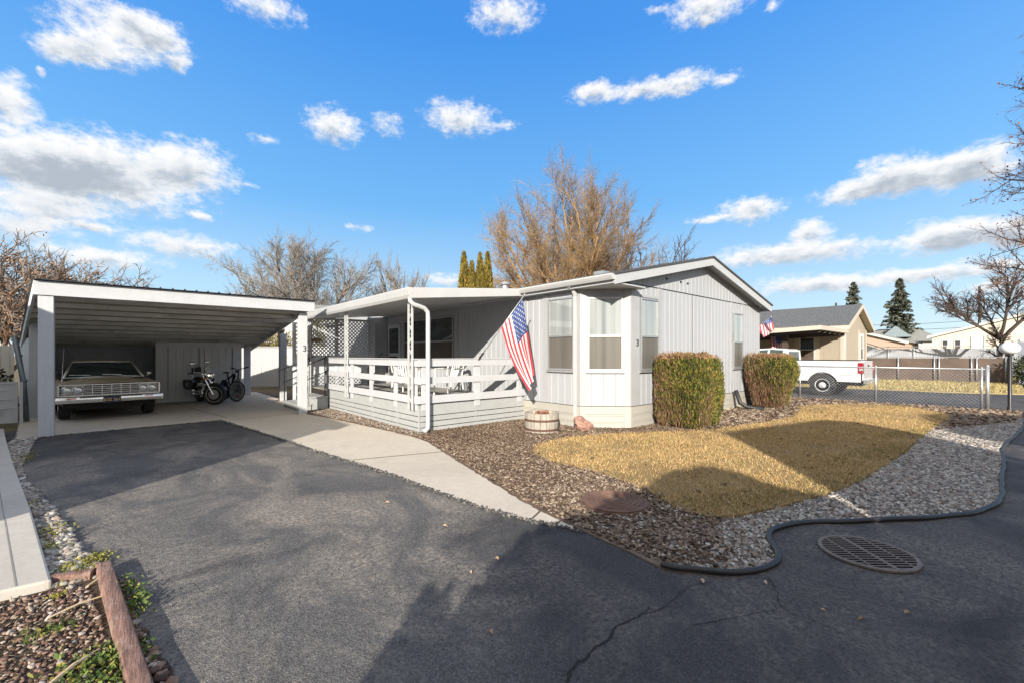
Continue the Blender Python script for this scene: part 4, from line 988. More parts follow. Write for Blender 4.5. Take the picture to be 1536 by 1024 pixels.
# ------------------------------------------------------------------ bicycle
def make_bicycle():
    T = thing('bicycle', 'black fat-framed bicycle leaning behind the motorcycle near the white fence', 'bicycle')
    R = .345; st = radians(-62)
    def steer(p): x, y, z = p; return (x*cos(st)-y*sin(st), x*sin(st)+y*cos(st), z)
    def wh(c, nm, turn):
        k = MB(); k.torus(c, R-.03, .030, 'x', 44, 10); k.v = [steer(v) for v in k.v] if turn else k.v; w = k.build(nm, M['rubber'], T, smooth=True)
        k = MB(); k.torus(c, R-.066, .011, 'x', 44, 6)
        for q in range(18):
            a = 2*pi*q/18; k.tube([(c[0]+(.03 if q%2 else -.03),c[1],c[2]),(c[0],c[1]+(R-.07)*cos(a),c[2]+(R-.07)*sin(a))], .0016, 3, cap=False)
        k.v = [steer(v) for v in k.v] if turn else k.v; k.build('rim', M['galv'], w)
        k = MB(); k.lathe([(.0,-.05),(.045,-.05),(.045,.05),(0,.05)], c, 14, 'x'); k.v = [steer(v) for v in k.v] if turn else k.v; k.build('hub', M['black_iron'], w)
        return w
    f = wh((0,0,R), 'front_wheel', True); wh((0,1.08,R), 'rear_wheel', False)
    k = MB(); k.lathe([(.0,-.004),(.03,-.004),(.03,.004),(0,.004)], (0.01,.10,R-.17), 10, 'x'); k.v = [steer(v) for v in k.v]; k.build('reflector', M['amber'], f)
    k = MB()
    for s in (-1,1): k.tube([(s*.055,0,R),(s*.055,.05,.60),(s*.05,.10,.74)], .019, 8)
    k.tube([(0,.09,.72),(0,.16,1.0)], .024, 8); k.v = [steer(v) for v in k.v]; k.build('fork', M['black_iron'], T)
    k = MB(); k.tube([(-.32,.22,1.10),(-.16,.17,1.07),(0,.15,1.03),(.16,.17,1.07),(.32,.22,1.10)], .015, 8); k.v = [steer(v) for v in k.v]; hb = k.build('handlebar', M['black_iron'], T)
    for s in (-1,1):
        k = MB(); k.tube([(s*.22,.19,1.085),(s*.34,.225,1.105)], .022, 8); k.bar((s*.2,.14,1.08),(s*.31,.12,1.06),.01,.012); k.v = [steer(v) for v in k.v]; k.build('grip', M['rubber'], hb)
    k = MB(); k.box(-.05,.05,.06,.14,.95,1.02); k.v = [steer(v) for v in k.v]; k.build('lamp', M['black_plastic'], T, bevel=.01)
    k = MB(); a = (0,.13*cos(st),.82)
    k.tube([(-.0,.06,.86),(0,.50,.40)], .042, 8); k.tube([(0,.06,.92),(0,.66,.72)], .028, 8); k.tube([(0,.52,.36),(0,.70,.88)], .024, 8)
    for s in (-1,1): k.tube([(s*.02,.52,.36),(s*.07,1.08,R)], .013, 6); k.tube([(s*.02,.67,.76),(s*.07,1.08,R)], .012, 6)
    k.tube([(0,.5,.34),(.12,.5,.34),(.12,.6,.22)], .012, 6); k.tube([(0,.5,.34),(-.12,.5,.34),(-.12,.4,.46)], .012, 6)
    k.build('frame', M['black_iron'], T)
    k = MB(); S = []
    for y, w in ((.56,.03),(.68,.05),(.84,.10),(.90,.08)): S.append([(-w,y,.93),(-w*.6,y,.96),(w*.6,y,.96),(w,y,.93),(0,y,.90)])
    k.loft(S, close=True); k.build('saddle', M['black_plastic'], T, smooth=True)
    return T
bike = make_bicycle(); bike.location = (2.62, 16.78, .022); bike.rotation_euler = (0, radians(-5), radians(10))
# ------------------------------------------------------------------ pickup truck
M['white_paint'] = pm('white_paint', (.60,.61,.62), .25, var=.03, coat=.6, dirt=((.5,.47,.42), .25, 1.5))
M['alloy'] = pm('alloy', (.66,.66,.65), .3, metal=.3, var=.08)
def make_truck():
    T = thing('pickup_truck', 'white pickup truck with chrome spoked wheels parked behind the chain link fence', 'truck')
    # local: x = 0 is the near side face, +x away from us, tail at y=0, front at y=5.8
    Wd = 2.0; rw, fw_ = 1.22, 4.75
    def side_outline(y0, y1, zb, zt, archc):
        pts = [(y0,zb)]
        if archc is not None:
            for a in np.linspace(pi, 0, 15): pts.append((archc - .50*cos(pi-a)*1.0*-1*-1, .42+.50*sin(a)))
        pts += [(y1,zb),(y1,zt),(y0,zt)]
        return pts
    def arched(y0, y1, zb, zt, c, R=.49):
        p = [(y0,zb)]
        a0 = math.asin((zb-.41)/R)
        for a in np.linspace(pi-a0, a0, 17): p.append((c+R*cos(a), .41+R*sin(a)))
        return p + [(y1,zb),(y1,zt),(y0,zt)]
    b = MB()
    for x in (0, Wd-.06): b.extr([(x,y,z) for y,z in arched(.06,2.36,.56,1.33,rw)], (.06,0,0))
    b.box(.06,Wd-.06,.06,2.36,.86,.90); b.box(.06,Wd-.06,2.30,2.36,.90,1.33)
    b.build('bed', M['white_paint'], T, bevel=.012)
    for x in (-.005, Wd-.075): MB().box(x,x+.08,.05,2.38,1.331,1.352).build('bed_rail', M['black_plastic'], T)
    k = MB(); k.box(.20,Wd-.20,.005,.055,.62,1.32); tg = k.build('tailgate', M['white_paint'], T, bevel=.012)
    k = MB(); k.box(Wd/2-.12,Wd/2+.12,-.01,.004,1.12,1.18); k.build('handle', M['black_plastic'], tg)
    for x0, x1 in ((-.012,.195),(Wd-.195,Wd+.012)):
        k = MB(); k.box(x0,x1,-.008,.14,.87,1.27); tl = k.build('tail_light', M['red_lens'], T, bevel=.01)
        k = MB(); k.box(x0-.002 if x0<0 else x0+.03, x1-.02 if x0<0 else x1+.002,-.013,.10,.99,1.07); k.build('reversing_lens', M['lamp_glass'], tl)
    k = MB(); k.box(-.01,Wd+.01,-.16,-.02,.50,.66); k.box(.5,1.5,-.18,-.161,.50,.58); k.build('rear_bumper', M['chrome'], T, bevel=.015)
    c = MB()
    for x in (.03, Wd-.09): c.extr([(x,y,z) for y,z in [(2.42,.52),(4.05,.52),(4.05,1.18),(2.42,1.18)]], (.06,0,0))
    c.extr([(x,5.75,z) for x,z in [(.03,.55),(Wd-.03,.55),(Wd-.03,1.12),(.03,1.12)]], (0,.06,0))
    c.extr([(.03,y,z) for y,z in arched(4.05,5.76,.55,1.12,fw_)], (.06,0,0)); c.extr([(Wd-.09,y,z) for y,z in arched(4.05,5.76,.55,1.12,fw_)], (.06,0,0))
    c.box(.09,Wd-.09,4.1,5.74,1.08,1.16); c.box(.09,Wd-.09,2.42,4.05,.5,.55)
    S = []
    for y, zt, in_ in ((2.42,1.72,.22),(2.52,1.80,.22),(3.0,1.83,.22),(3.55,1.80,.23)): S.append([(in_,y,zt-.06),(in_+.08,y,zt),(Wd-in_-.08,y,zt),(Wd-in_,y,zt-.06)])
    c.loft(S)
    for x, xt in ((.03,.22),(Wd-.03,Wd-.22)):
        for y0, y1, t0, t1 in ((2.42,2.62,2.42,2.60),(3.12,3.20,3.08,3.16),(3.95,4.05,3.50,3.58)):
            q = [(x,y0,1.18),(x,y1,1.18),(xt,t1,1.75),(xt,t0,1.75)]; c.extr(q, (.04 if x < 1 else -.04,0,0))
    c.box(.06,Wd-.06,2.42,2.46,.9,1.25)
    for x, xt in ((.06,.24),(Wd-.06,Wd-.24)):
        s = 1 if x < 1 else -1
        c.extr([(x,2.425,1.18),(x+s*.16,2.425,1.18),(xt+s*.12,2.425,1.75),(xt,2.425,1.75)], (0,.04,0))
    c.box(.3,Wd-.3,2.43,2.47,1.68,1.76)
    c.build('cab', M['white_paint'], T, bevel=.01)
    for x, xt in ((.05,.235),(Wd-.05,Wd-.235)):
        for y0, y1, t0, t1 in ((2.62,3.12,2.60,3.08),(3.20,3.95,3.16,3.50)):
            g = MB(); q = [(x,y0,1.18),(x,y1,1.18),(xt,t1,1.74),(xt,t0,1.74)]; g.quad(*(q[::-1] if x < 1 else q)); g.build('side_window', M['car_glass'], T)
    g = MB(); g.quad((.2,2.44,1.2),(Wd-.2,2.44,1.2),(Wd-.34,2.44,1.69),(.34,2.44,1.69)); g.build('rear_window', M['car_glass'], T)
    g = MB(); g.quad((Wd-.1,4.05,1.16),(.1,4.05,1.16),(.28,3.55,1.77),(Wd-.28,3.55,1.77)); g.build('windscreen', M['car_glass'], T)
    k = MB()
    for x in (.02, Wd-.02):
        for z in (1.02,.80): k.box(x-.022,x+.022,2.40,5.7,z-.004,z+.004) if z < .9 else None
    k.box(-.008,.0,.1,.62,.80,.812); k.box(-.008,0,1.80,2.34,.80,.812); k.build('side_moulding', M['galv'], T)
    u = MB(); u.box(.25,Wd-.25,.1,5.6,.42,.56)
    for y in (rw, fw_): u.box(.07,.42,y-.5,y+.5,.45,.98); u.box(Wd-.42,Wd-.07,y-.5,y+.5,.45,.98)
    u.build('underbody', M['under'], T)
    for x, s in ((.16,-1),(Wd-.16,1)):
        for y in (rw, fw_): wheel(T, (x,y,.41), .41, .27, .245, M['alloy'], 8, side=s)
    return T
truck = make_truck(); truck.location = (19.75, 3.42, .0); truck.rotation_euler = (0,0,radians(0))
# ------------------------------------------------------------------ things around the home
def interp_pt(A, B, t): return Vector(A)*(1-t) + Vector(B)*t
M['flag_red'] = pm('flag_red', (.50,.035,.05), .8, var=.06); M['flag_white'] = pm('flag_white', (.58,.575,.57), .8, var=.03); M['flag_blue'] = pm('flag_blue', (.035,.06,.18), .8, var=.08)
def flag_cloth(parent, P, nu=40, nv=26):
    """P(u,v): u along the stripes from the hoist, v from the top stripe down"""
    mats = [M['flag_red'], M['flag_white'], M['flag_blue']]
    mb = MB(); nv = 26
    G = [[P(i/nu, j/nv) for j in range(nv+1)] for i in range(nu+1)]
    vs = [p for r in G for p in r]; n = nv+1
    mb.v = [tuple(p) for p in vs]
    for i in range(nu):
        for j in range(nv):
            mb.f.append((i*n+j, (i+1)*n+j, (i+1)*n+j+1, i*n+j+1))
            mb.m.append(2 if (i < nu*.4 and j < 14) else ((j//2) % 2))
    # stars stand just clear of both faces
    for r in range(9):
        for c in range(6 if r % 2 == 0 else 5):
            u0 = .4*((c+.5)/6 if r % 2 == 0 else (c+1)/6); v0 = (14/26)*(r+.75)/9.5
            for sg in (-1,1):
                pts = []
                for k in range(10):
                    a = 2*pi*k/10; q = .020 if k % 2 == 0 else .009
                    u, v = u0+q*cos(a)*.62, v0+q*sin(a)*1.15
                    p = P(u, v); e = .002
                    nn = (P(u+e,v)-P(u-e,v)).cross(P(u,v+e)-P(u,v-e)).normalized()
                    pts.append(p+nn*sg*.004)
                mb.add(pts, [tuple(range(10))], 1)
    return mb.build('cloth', mats, parent, smooth=True)
fl = thing('flag', 'large American flag hanging from a slanted pole on the porch railing', 'flag', (5.74, 7.62, 1.45))
k = MB(); B0, T0 = Vector((5.74,7.655,1.46)), Vector((6.21,6.69,2.81)); k.tube([B0, T0], .011, 8); k.ball(T0, .022, 8, 6); k.build('pole', M['galv'], fl, smooth=True)
k = MB(); k.bar(B0-(T0-B0)*.02, B0+(T0-B0)*.10, .035, .035); k.build('bracket', M['black_iron'], fl)
FT, FB = interp_pt(B0,T0,.955), interp_pt(B0,T0,.50)
E1, E2 = Vector((6.53,6.73,1.12)), Vector((6.26,6.60,.80))
def PF(u, v):
    h = FT*(1-v) + FB*v; e = E1*(1-v) + E2*v
    p = h*(1-u) + e*u
    s = Vector((.66,.75,0)); s2 = Vector((.75,-.66,0))
    a = .10*sin(pi*min(1,u*1.1))*(.35+u)
    p = p + s*a*sin(v*13+u*4.0+.8*sin(u*6)) + s*.025*sin(u*9+v*5) + s2*(.03*u*sin(v*13+1+u*2)) + s2*(-.07*sin(pi*u)*v) + Vector((0,0,-.05*sin(pi*u)))
    return p
flag_cloth(fl, PF)
# plastic chairs
M['plastic_white'] = pm('plastic_white', (.66,.66,.64), .4, var=.04)
def make_chair(label):
    T = thing('patio_chair', label, 'chair', group='white plastic chairs on the porch')
    k = MB(); S = []
    for y, z in ((-.24,.40),(-.22,.43),(0,.415),(.2,.40)): S.append([(-.22,y,z),(0,y,z-.012),(.22,y,z)])
    k.loft(S); k.loft([[(x,y,z-.02) for x,y,z in s][::-1] for s in S]); k.tube([(-.22,-.235,.41),(.22,-.235,.41)], .015, 6); k.build('seat', M['plastic_white'], T, smooth=True)
    k = MB()
    for x in np.linspace(-.16,.16,6): k.bar((x,.205,.42),(x*1.1,.33,.80),.035,.012,(0,1,0))
    k.tube([(-.24,.20,.40),(-.245,.30,.72),(-.17,.345,.84),(0,.355,.87),(.17,.345,.84),(.245,.30,.72),(.24,.20,.40)], .018, 8)
    k.build('backrest', M['plastic_white'], T)
    for s in (-1,1):
        k = MB(); k.tube([(s*.26,-.27,0),(s*.25,-.24,.42),(s*.27,-.24,.62)], [.018,.022,.02], 6); k.build('leg', M['plastic_white'], T)
        k = MB(); k.tube([(s*.26,.30,0),(s*.24,.21,.42)], [.018,.024], 6); k.build('leg', M['plastic_white'], T)
        k = MB(); k.tube([(s*.27,-.25,.60),(s*.28,-.20,.65),(s*.27,.0,.655),(s*.25,.28,.66)], .022, 6); k.build('armrest', M['plastic_white'], T)
    return T
c1 = make_chair('white plastic patio chair nearest the house wall on the porch'); c1.location = (6.05, 9.35, .549); c1.rotation_euler = (0,0,radians(-70))
c2 = copy_thing(c1, (5.45, 10.5, .549), radians(120), 'white plastic patio chair further along the porch towards the entrance steps')
# half-barrel planter
M['stave'] = pm('stave', (.34,.31,.265), .85, var=.35, vscale=9, stretch=(3,3,.4), bs=.3, bscale=20, dirt=((.20,.17,.14), .5, 5))
M['rust'] = pm('rust', (.10,.05,.035), .8, var=.3, vscale=20)
ba = thing('barrel_planter', 'weathered half-barrel planter with two rusty hoops against the white skirting', 'planter', (6.25, 6.22, 0))
def br_(z): return .235 + .055*sin(pi*(.35+z*1.6)/1.9)
for nst, q in ((18, 0),):
    k = MB()
    for i in range(nst):
        a0, a1 = 2*pi*(i+.03)/nst, 2*pi*(i+.97)/nst
        S = []
        for z in (0,.08,.16,.24,.31):
            r0 = br_(z); S.append([(6.25+r*cos(a), 6.22+r*sin(a), z) for r, a in ((r0,a0),(r0+.002,(a0+a1)/2),(r0,a1),(r0-.028,a1),(r0-.028,a0))])
        k.loft(S, close=True); k.add(S[-1], [tuple(range(5))])
    k.build('staves', M['stave'], ba)
k = MB()
for z in (.055,.20): k.lathe([(br_(z)+.004,z-.016),(br_(z+.01)+.007,z),(br_(z)+.004,z+.016)], (6.25,6.22,0), 36)
hoop = k
for z in (.055,.20):
    k = MB(); k.lathe([(br_(z)+.003,z-.017),(br_(z)+.007,z-.015),(br_(z)+.007,z+.015),(br_(z)+.003,z+.017)], (6.25,6.22,0), 36); k.build('hoop', M['rust'], ba)
k = MB(); k.lathe([(.225,.25),(.1,.27),(0,.275)], (6.25,6.22,0), 20); k.build('soil', M['dirt'], ba)
k = MB(); k.tube([(6.1,6.2,.30),(6.2,6.25,.31),(6.38,6.2,.30)], .03, 6); k.bar((6.12,6.12,.28),(6.4,6.3,.29),.06,.05); k.build('bark', pm('bark_red', (.22,.10,.06), .9, var=.3), ba)
for ch in ba.children:
    for v_ in ch.data.vertices: v_.co = Vector((6.25+(v_.co.x-6.25)*1.2, 6.22+(v_.co.y-6.22)*1.2, v_.co.z*1.28))
def boulder(name, label, cat, c, r, mat, seed):
    V, F = ico(4); rs = np.random.RandomState(seed); d = np.zeros(len(V))
    for k in range(9):
        q = rs.randn(3); q /= np.linalg.norm(q); t = V@q; d += -np.maximum(0, t-(.55+.3*rs.rand()))*.9
    for k in range(24): d += .018*np.sin(V@(rs.randn(3)*7)+k)
    V = V*(1+d)[:,None]*np.array(r)+np.array(c)
    o = npmesh(name, V, F, mat, None, True); return tag(o, label, cat)
boulder('boulder', 'reddish angular rock lying at the foot of the corner bay', 'rock', (6.98,5.76,.12), (.24,.20,.19), pm('redrock', (.30,.17,.13), .85, var=.25, vscale=7, bs=.5, bscale=25), 4)
# hedges
M['hedge_leaf'] = island('hedge_leaf', [(0,(.02,.028,.008)),(.35,(.06,.075,.014)),(.65,(.12,.125,.02)),(.88,(.21,.185,.03)),(1,(.26,.14,.045))], .75, vary=.8, vscale=2.2)
M['hedge_tip'] = island('hedge_tip', [(0,(.18,.09,.045)),(.5,(.32,.17,.09)),(1,(.42,.27,.15))], .85)
M['hedge_twig'] = island('hedge_twig', [(0,(.06,.03,.018)),(.5,(.17,.095,.055)),(1,(.30,.19,.12))], .9)
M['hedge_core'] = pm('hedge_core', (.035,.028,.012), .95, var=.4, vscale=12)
def hedge(c, hx, hy, H, label, n, tb, brown, seed):
    rs = np.random.RandomState(seed); T = thing('hedge', label, 'hedge', (c[0],c[1],0), 'clipped hedges beside the gable wall')
    def shape(m, lo=.9):
        D = rs.randn(m,3); D /= np.linalg.norm(D,axis=1)[:,None]
        e = 7.0; k = (np.abs(D)**e).sum(1)**(-1/e); P = D*k[:,None]*(lo+(1.03-lo)*rs.rand(m,1))*(1+.035*np.sin(D[:,:1]*9+D[:,2:]*6+seed)+.025*np.sin(D[:,1:2]*14+seed))
        return P, D
    def place(P):
        z = (P[:,2]+1)/2; t = tb + (1-tb)*np.clip(z*1.5,0,1)**.8
        lump = 1+.03*np.sin(P[:,0]*5+seed)+.03*np.sin(P[:,1]*6+P[:,2]*4)
        return np.stack([c[0]+P[:,0]*hx*t*lump, c[1]+P[:,1]*hy*t*lump, .03+z*(H-.03)], 1)
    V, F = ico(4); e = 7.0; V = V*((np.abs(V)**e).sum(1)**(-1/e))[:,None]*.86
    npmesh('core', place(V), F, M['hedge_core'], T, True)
    P, D = shape(n); Q = place(P); z = (Q[:,2])/H
    # bare brown twigs low down and towards the house side
    pb = np.clip(brown*(1.15-z*1.25) + .35*brown*(P[:,1]-P[:,0]) + .18*np.sin(Q[:,0]*5+Q[:,1]*3) , 0, .95)
    isb = rs.rand(n) < pb; top = (Q[:,2] > H*.945) & (rs.rand(n) < .85)
    g = ~isb & ~top
    up = np.tile([0,0,1.1],(n,1)) + D*.5
    sprays('foliage', Q[g], up[g], .075, .020, M['hedge_leaf'], T, .35)
    sprays('cut_tips', Q[top], D[top]+np.array([0,0,.6]), .045, .012, M['hedge_tip'], T, .6)
    sprays('twigs', Q[isb], (np.tile([0,0,1.4],(n,1))+D*.25)[isb], .17, .010, M['hedge_twig'], T, .25)
    st = MB()
    for i in range(14):
        a = rs.rand()*6.28; r = rs.rand()*.3; x, y = c[0]+r*cos(a)*hx, c[1]+r*sin(a)*hy
        st.tube([(x,y,0),(x+.3*hx*cos(a),y+.3*hy*sin(a),H*.35),(x+.6*hx*cos(a),y+.6*hy*sin(a),H*.8)], [.022,.014,.006], 5)
    st.build('stems', M['hedge_twig'], T)
hedge((9.22,4.62), .74, .50, 1.555, 'green boxy clipped hedge nearest the corner bay', 34000, .95, .34, 3)
hedge((14.28,4.62), .80, .56, 1.55, 'browner clipped hedge with bare twigs low down, at the far end of the gable wall', 26000, .62, .72, 8)
# drain spout lying by the second hedge
k = MB(); k.tube([(12.95,5.10,.55),(12.95,4.98,.20),(13.02,4.80,.09),(13.15,4.42,.05)], .06, 10)
for i in range(12):
    t = i/11; k.lathe([(.068,-.008),(.068,.008)], (12.99+.15*t, 4.86-.40*t, .10-.05*t), 10, 'y')
tag(k.build('drain_pipe', M['black_plastic'], smooth=True), 'black corrugated drain pipe lying beside the browner hedge', 'drain pipe')
# manhole cover
mh = thing('manhole_cover', 'round rusty cast iron cover with raised rings set in the bark mulch', 'manhole cover', (3.76,2.68,0))
M['cast_iron'] = pm('cast_iron', (.155,.09,.065), .75, metal=.2, var=.25, vscale=14, bs=.3, bscale=80, dirt=((.10,.05,.035), .6, 6))
k = MB(); prof = [(.33,.0),(.335,.045),(.315,.055)]
for r in (.30,.25,.20,.15,.10): prof += [(r,.055),(r-.005,.046),(r-.030,.046),(r-.035,.055)]
prof += [(.05,.055),(.045,.065),(0,.065)]
k.lathe(prof, (3.76,2.68,.0), 56); k.build('lid', M['cast_iron'], mh, angle=30)
k = MB()
for a in (.4, .4+pi): k.box(3.76+.27*cos(a)-.03,3.76+.27*cos(a)+.03,2.68+.27*sin(a)-.012,2.68+.27*sin(a)+.012,.048,.062)
k.lathe([(.33,.0),(.355,.0),(.35,.03),(.336,.032)], (3.76,2.68,0), 48); k.build('rim', M['cast_iron'], mh)
# storm drain grate
gr = thing('drain_grate', 'round cast iron storm drain grate with parallel slots in the dark asphalt', 'drain grate', (4.31,.72,0))
gx, gy, R0 = 4.31, .72, .315
M['grate_iron'] = pm('grate_iron', (.165,.135,.115), .7, metal=.2, var=.25, vscale=18, bs=.2, bscale=80)
k = MB(); k.lathe([(R0,.006),(R0,.020),(R0-.028,.022),(R0-.03,.006)], (gx,gy,0), 56); k.build('rim', M['grate_iron'], gr, angle=30)
k = MB(); k.lathe([(R0-.02,.0045),(0,.0045)], (gx,gy,0), 40); k.build('painted_pit', pm('painted_pit', (.004,.004,.004), .9), gr)  # flat black disc; the darkness below the bars is painted in its colour
k = MB(); th = radians(-43); u = Vector((cos(th),sin(th),0)); v = Vector((-sin(th),cos(th),0))
for i in range(-7,8):
    o = i*.038; L = sqrt(max(0,(R0-.028)**2-o*o)); k.bar(Vector((gx,gy,.0175))+v*o-u*L, Vector((gx,gy,.0175))+v*o+u*L, .013, .004)
for o, wd in ((0,.028),(-.15,.014),(.15,.014)):
    L = sqrt((R0-.028)**2-o*o); k.bar(Vector((gx,gy,.0185))+u*o-v*L, Vector((gx,gy,.0185))+u*o+v*L, wd, .005)
k.build('bars', M['grate_iron'], gr)
# black edging pipe
hp = chaikin(HOSE, 2, closed=False)
k = MB(); k.tube([(x+.006*sin(y*23), y+.007*sin(x*11), .021+.005*sin(x*5)) for x, y in hp], .022, 10)
tag(k.build('edging_pipe', M['black_plastic'], smooth=True), 'black plastic edging pipe curving along the gravel by the road', 'edging')
k = MB(); k.tube([(2.905,1.655,.03),(2.90,1.70,.028)], .030, 8) 
# landscape timbers
M['timber'] = pm('timber', (.20,.115,.09), .9, var=.5, vscale=7, stretch=(8,.7,5), bs=.9, bscale=14, dirt=((.36,.29,.25), .8, 7))
def timber(p, q, label, w=.088, h=.078):
    k = MB(); p = Vector(p); q = Vector(q); d = (q-p); n = 14; S = []
    s = Vector((-d.y,d.x,0)).normalized(); r = random.Random(5)
    for i in range(n+1):
        c = p + d*i/n; j = r.uniform(-.004,.004)
        S.append([c+s*a*w/2+Vector((0,0,b*h+j)) for a, b in ((-1,0),(-1,.72),(-.78,.93),(-.35,1.0),(.35,1.0),(.78,.93),(1,.72),(1,0))])
    k.loft(S, close=True); k.add(S[0], [tuple(range(8))[::-1]]); k.add(S[-1], [tuple(range(8))])
    tag(k.build('landscape_timber', M['timber'], angle=40), label, 'timber', 'red timbers edging the planting bed')
timber((-.155,4.24,.0), (.20,1.0,.0), 'long red weathered timber edging the planting bed beside the driveway')
timber((-.205,4.16,.0), (-.41,4.24,.0), 'short red timber laid across the end of the gravel strip', .08, .07)
# chain link fence
def chain_fence(x, ys, H, y0, y1, label, name='chain_link_fence', sp=.095, wire=.0028, mesh=True, thick=()):
    T = thing(name, label, 'fence', (x,(y0+y1)/2,0))
    for i, y in enumerate(ys):
        k = MB(); r = .042 if y in thick else .026
        k.tube([(x,y,0),(x,y,H+(.06 if y in thick else .0))], r, 10); k.lathe([(r,0),(r*1.1,.015),(0,.05)], (x,y,H+(.06 if y in thick else 0)), 10); k.build('post', M['galv'], T, smooth=True)
    k = MB(); k.tube([(x,y0,H-.02),(x,y1,H-.02)], .020, 8); k.build('top_rail', M['galv'], T, smooth=True)
    if mesh:
        k = MB(); z0, z1 = .04, H-.03; h = z1-z0
        for s in (1,-1):
            n = int((y1-y0+h)/sp)+1
            for i in range(n):
                b = y0 - h + i*sp if s > 0 else y0 + i*sp
                ya, yb = b, b + s*h
                za, zb = z0, z1
                lo, hi = y0, y1
                if s > 0:
                    if yb <= lo or ya >= hi: continue
                    if ya < lo: za += (lo-ya); ya = lo
                    if yb > hi: zb -= (yb-hi); yb = hi
                else:
                    if ya <= lo or yb >= hi: continue
                    if ya > hi: za += (ya-hi); ya = hi
                    if yb < lo: zb -= (lo-yb); yb = lo
                k.tube([(x+.02+.004*s,ya,za),(x+.02+.004*s,yb,zb)], wire, 4, cap=False)
        k.build('wire_mesh', M['galv'], T)
    return T
chain_fence(18.05, [6.9,4.9,2.79,.47,.36], 1.17, .36, 7.0, 'galvanised chain link fence beyond the lawn in front of the white truck', thick=(.36,))
# globe lamp
lp = thing('globe_lamp', 'white globe lamp on a short black post at the end of the chain link fence', 'lamp', (18.05,-.05,0))
lx, lyy = 18.05, -.05
k = MB(); k.lathe([(.055,0),(.055,.12),(.042,.14),(.042,1.52),(.075,1.53),(.075,1.58),(.05,1.59)], (lx,lyy,0), 16); k.build('post', M['black_iron'], lp, angle=40)
k = MB(); k.ball((lx,lyy,1.73), (.205,.205,.165), 24, 14); k.build('globe', pm('globe', (.80,.80,.79), .3, var=.02), lp, smooth=True)
# ornamental gate, pole and low items on the left edge
gt = thing('metal_gate', 'white sheet gate with scrolled ironwork by the left edge of the carport', 'gate', (-2.6,14.7,0))
k = MB(); k.box(-3.3,-1.97,14.71,14.72,.05,.93); k.build('panel', M['white_metal'], gt)
k = MB()
for z in (.05,.93): k.box(-3.3,-1.95,14.68,14.73,z-.02,z+.02)
k.box(-1.99,-1.95,14.68,14.73,.07,.91); k.box(-1.92,-1.87,14.68,14.73,0,.95)
k.build('frame', M['white_metal'], gt)
k = MB()
def spiral(c, r0, r1, a0, turns, n=22): return [(c[0]+(r0+(r1-r0)*t)*cos(a0+turns*2*pi*t), 14.69, c[1]+(r0+(r1-r0)*t)*sin(a0+turns*2*pi*t)) for t in np.linspace(0,1,n)]
for c, r, a, tr in (((-2.22,.26),.10,0,1.6),((-2.45,.40),.12,2,1.5),((-2.42,.16),.08,4,1.5),((-2.9,.3),.14,1,1.6),((-2.75,.55),.10,3,1.4)): k.tube(spiral(c,r,.015,a,tr), .008, 5)
for p, q in (((-2.42,.50),(-2.02,.56)),((-2.6,.3),(-2.03,.36)),((-2.6,.62),(-2.1,.78)),((-2.9,.4),(-2.3,.62))): k.tube([(p[0],14.69,p[1]),((p[0]+q[0])/2,14.69,(p[1]+q[1])/2+.03),(q[0],14.69,q[1])], .008, 5)
k.build('scrollwork', M['white_metal'], gt)
k = MB(); k.tube([(-1.86,15.05,0),(-1.90,15.0,.9),(-2.02,14.85,1.98)], .05, 12); k.tube([(-1.9,15.0,.92),(-1.89,15.0,.99)], .056, 12); k.tube([(-1.965,14.93,1.5),(-1.96,14.93,1.56)], .056, 12)
tag(k.build('steel_pole', pm('pole_steel', (.20,.23,.25), .45, metal=.6, var=.15), smooth=True), 'leaning grey steel pole beside the scrolled gate', 'pole')
# dead leaves
lf = MB(); r = random.Random(3)
for x, y in [(2.07,2.54),(1.80,2.50),(2.12,3.33),(1.5,1.89),(2.0,4.26),(2.92,1.37),(3.22,1.08),(3.13,.73),(3.48,.39),(3.19,.56),(2.44,4.36)]:
    a = r.uniform(0,6.28); L = r.uniform(.018,.034); n = 9; pts = []
    for i in range(n):
        t = 2*pi*i/n; q = L*(.55+.45*abs(cos(t*1.5)))*r.uniform(.8,1.1); px, py = q*cos(t), q*.6*sin(t)
        pts.append((x+px*cos(a)-py*sin(a), y+px*sin(a)+py*cos(a), .008+.014*abs(sin(t))+r.uniform(0,.006)))
    lf.add([(x,y,.012)]+pts, [(0,1+i,1+(i+1)%n) for i in range(n)])
lf.build('fallen_leaves', island('dead_leaf', [(0,(.28,.17,.09)),(.5,(.42,.28,.17)),(1,(.55,.42,.30))], .85))['kind'] = 'stuff'
# crack in the road: a worn, dark seam
cr = MB(); rr = random.Random(9)
def crack(pts, w):
    P = chaikin(pts, 2, False); prev = None
    for i, (x, y) in enumerate(P):
        t = i/(len(P)-1); ww = w*(.35+.65*rr.random())*(1-.6*t); x += rr.uniform(-.006,.006); y += rr.uniform(-.006,.006)
        a = P[min(i+1,len(P)-1)]; b = P[max(i-1,0)]; d = Vector((a[0]-b[0],a[1]-b[1],0)).normalized(); s = Vector((-d.y,d.x,0))*ww
        c = Vector((x,y,.0035)); cur = (c-s, c+s)
        if prev: cr.quad(prev[0], cur[0], cur[1], prev[1])
        prev = cur
crack([(1.40,1.30),(1.56,1.38),(1.66,1.43),(1.76,1.41),(1.84,1.45),(1.93,1.42),(2.05,1.47),(2.17,1.46),(2.29,1.43),(2.4,1.45)], .014)
crack([(2.29,1.43),(2.5,1.38),(2.8,1.42),(3.0,1.32)], .004); crack([(3.33,1.10),(3.2,1.0),(2.96,.91),(3.0,.75),(2.95,.5)], .004); crack([(2.4,1.2),(2.7,1.05),(2.96,.91),(3.4,.86)], .003)
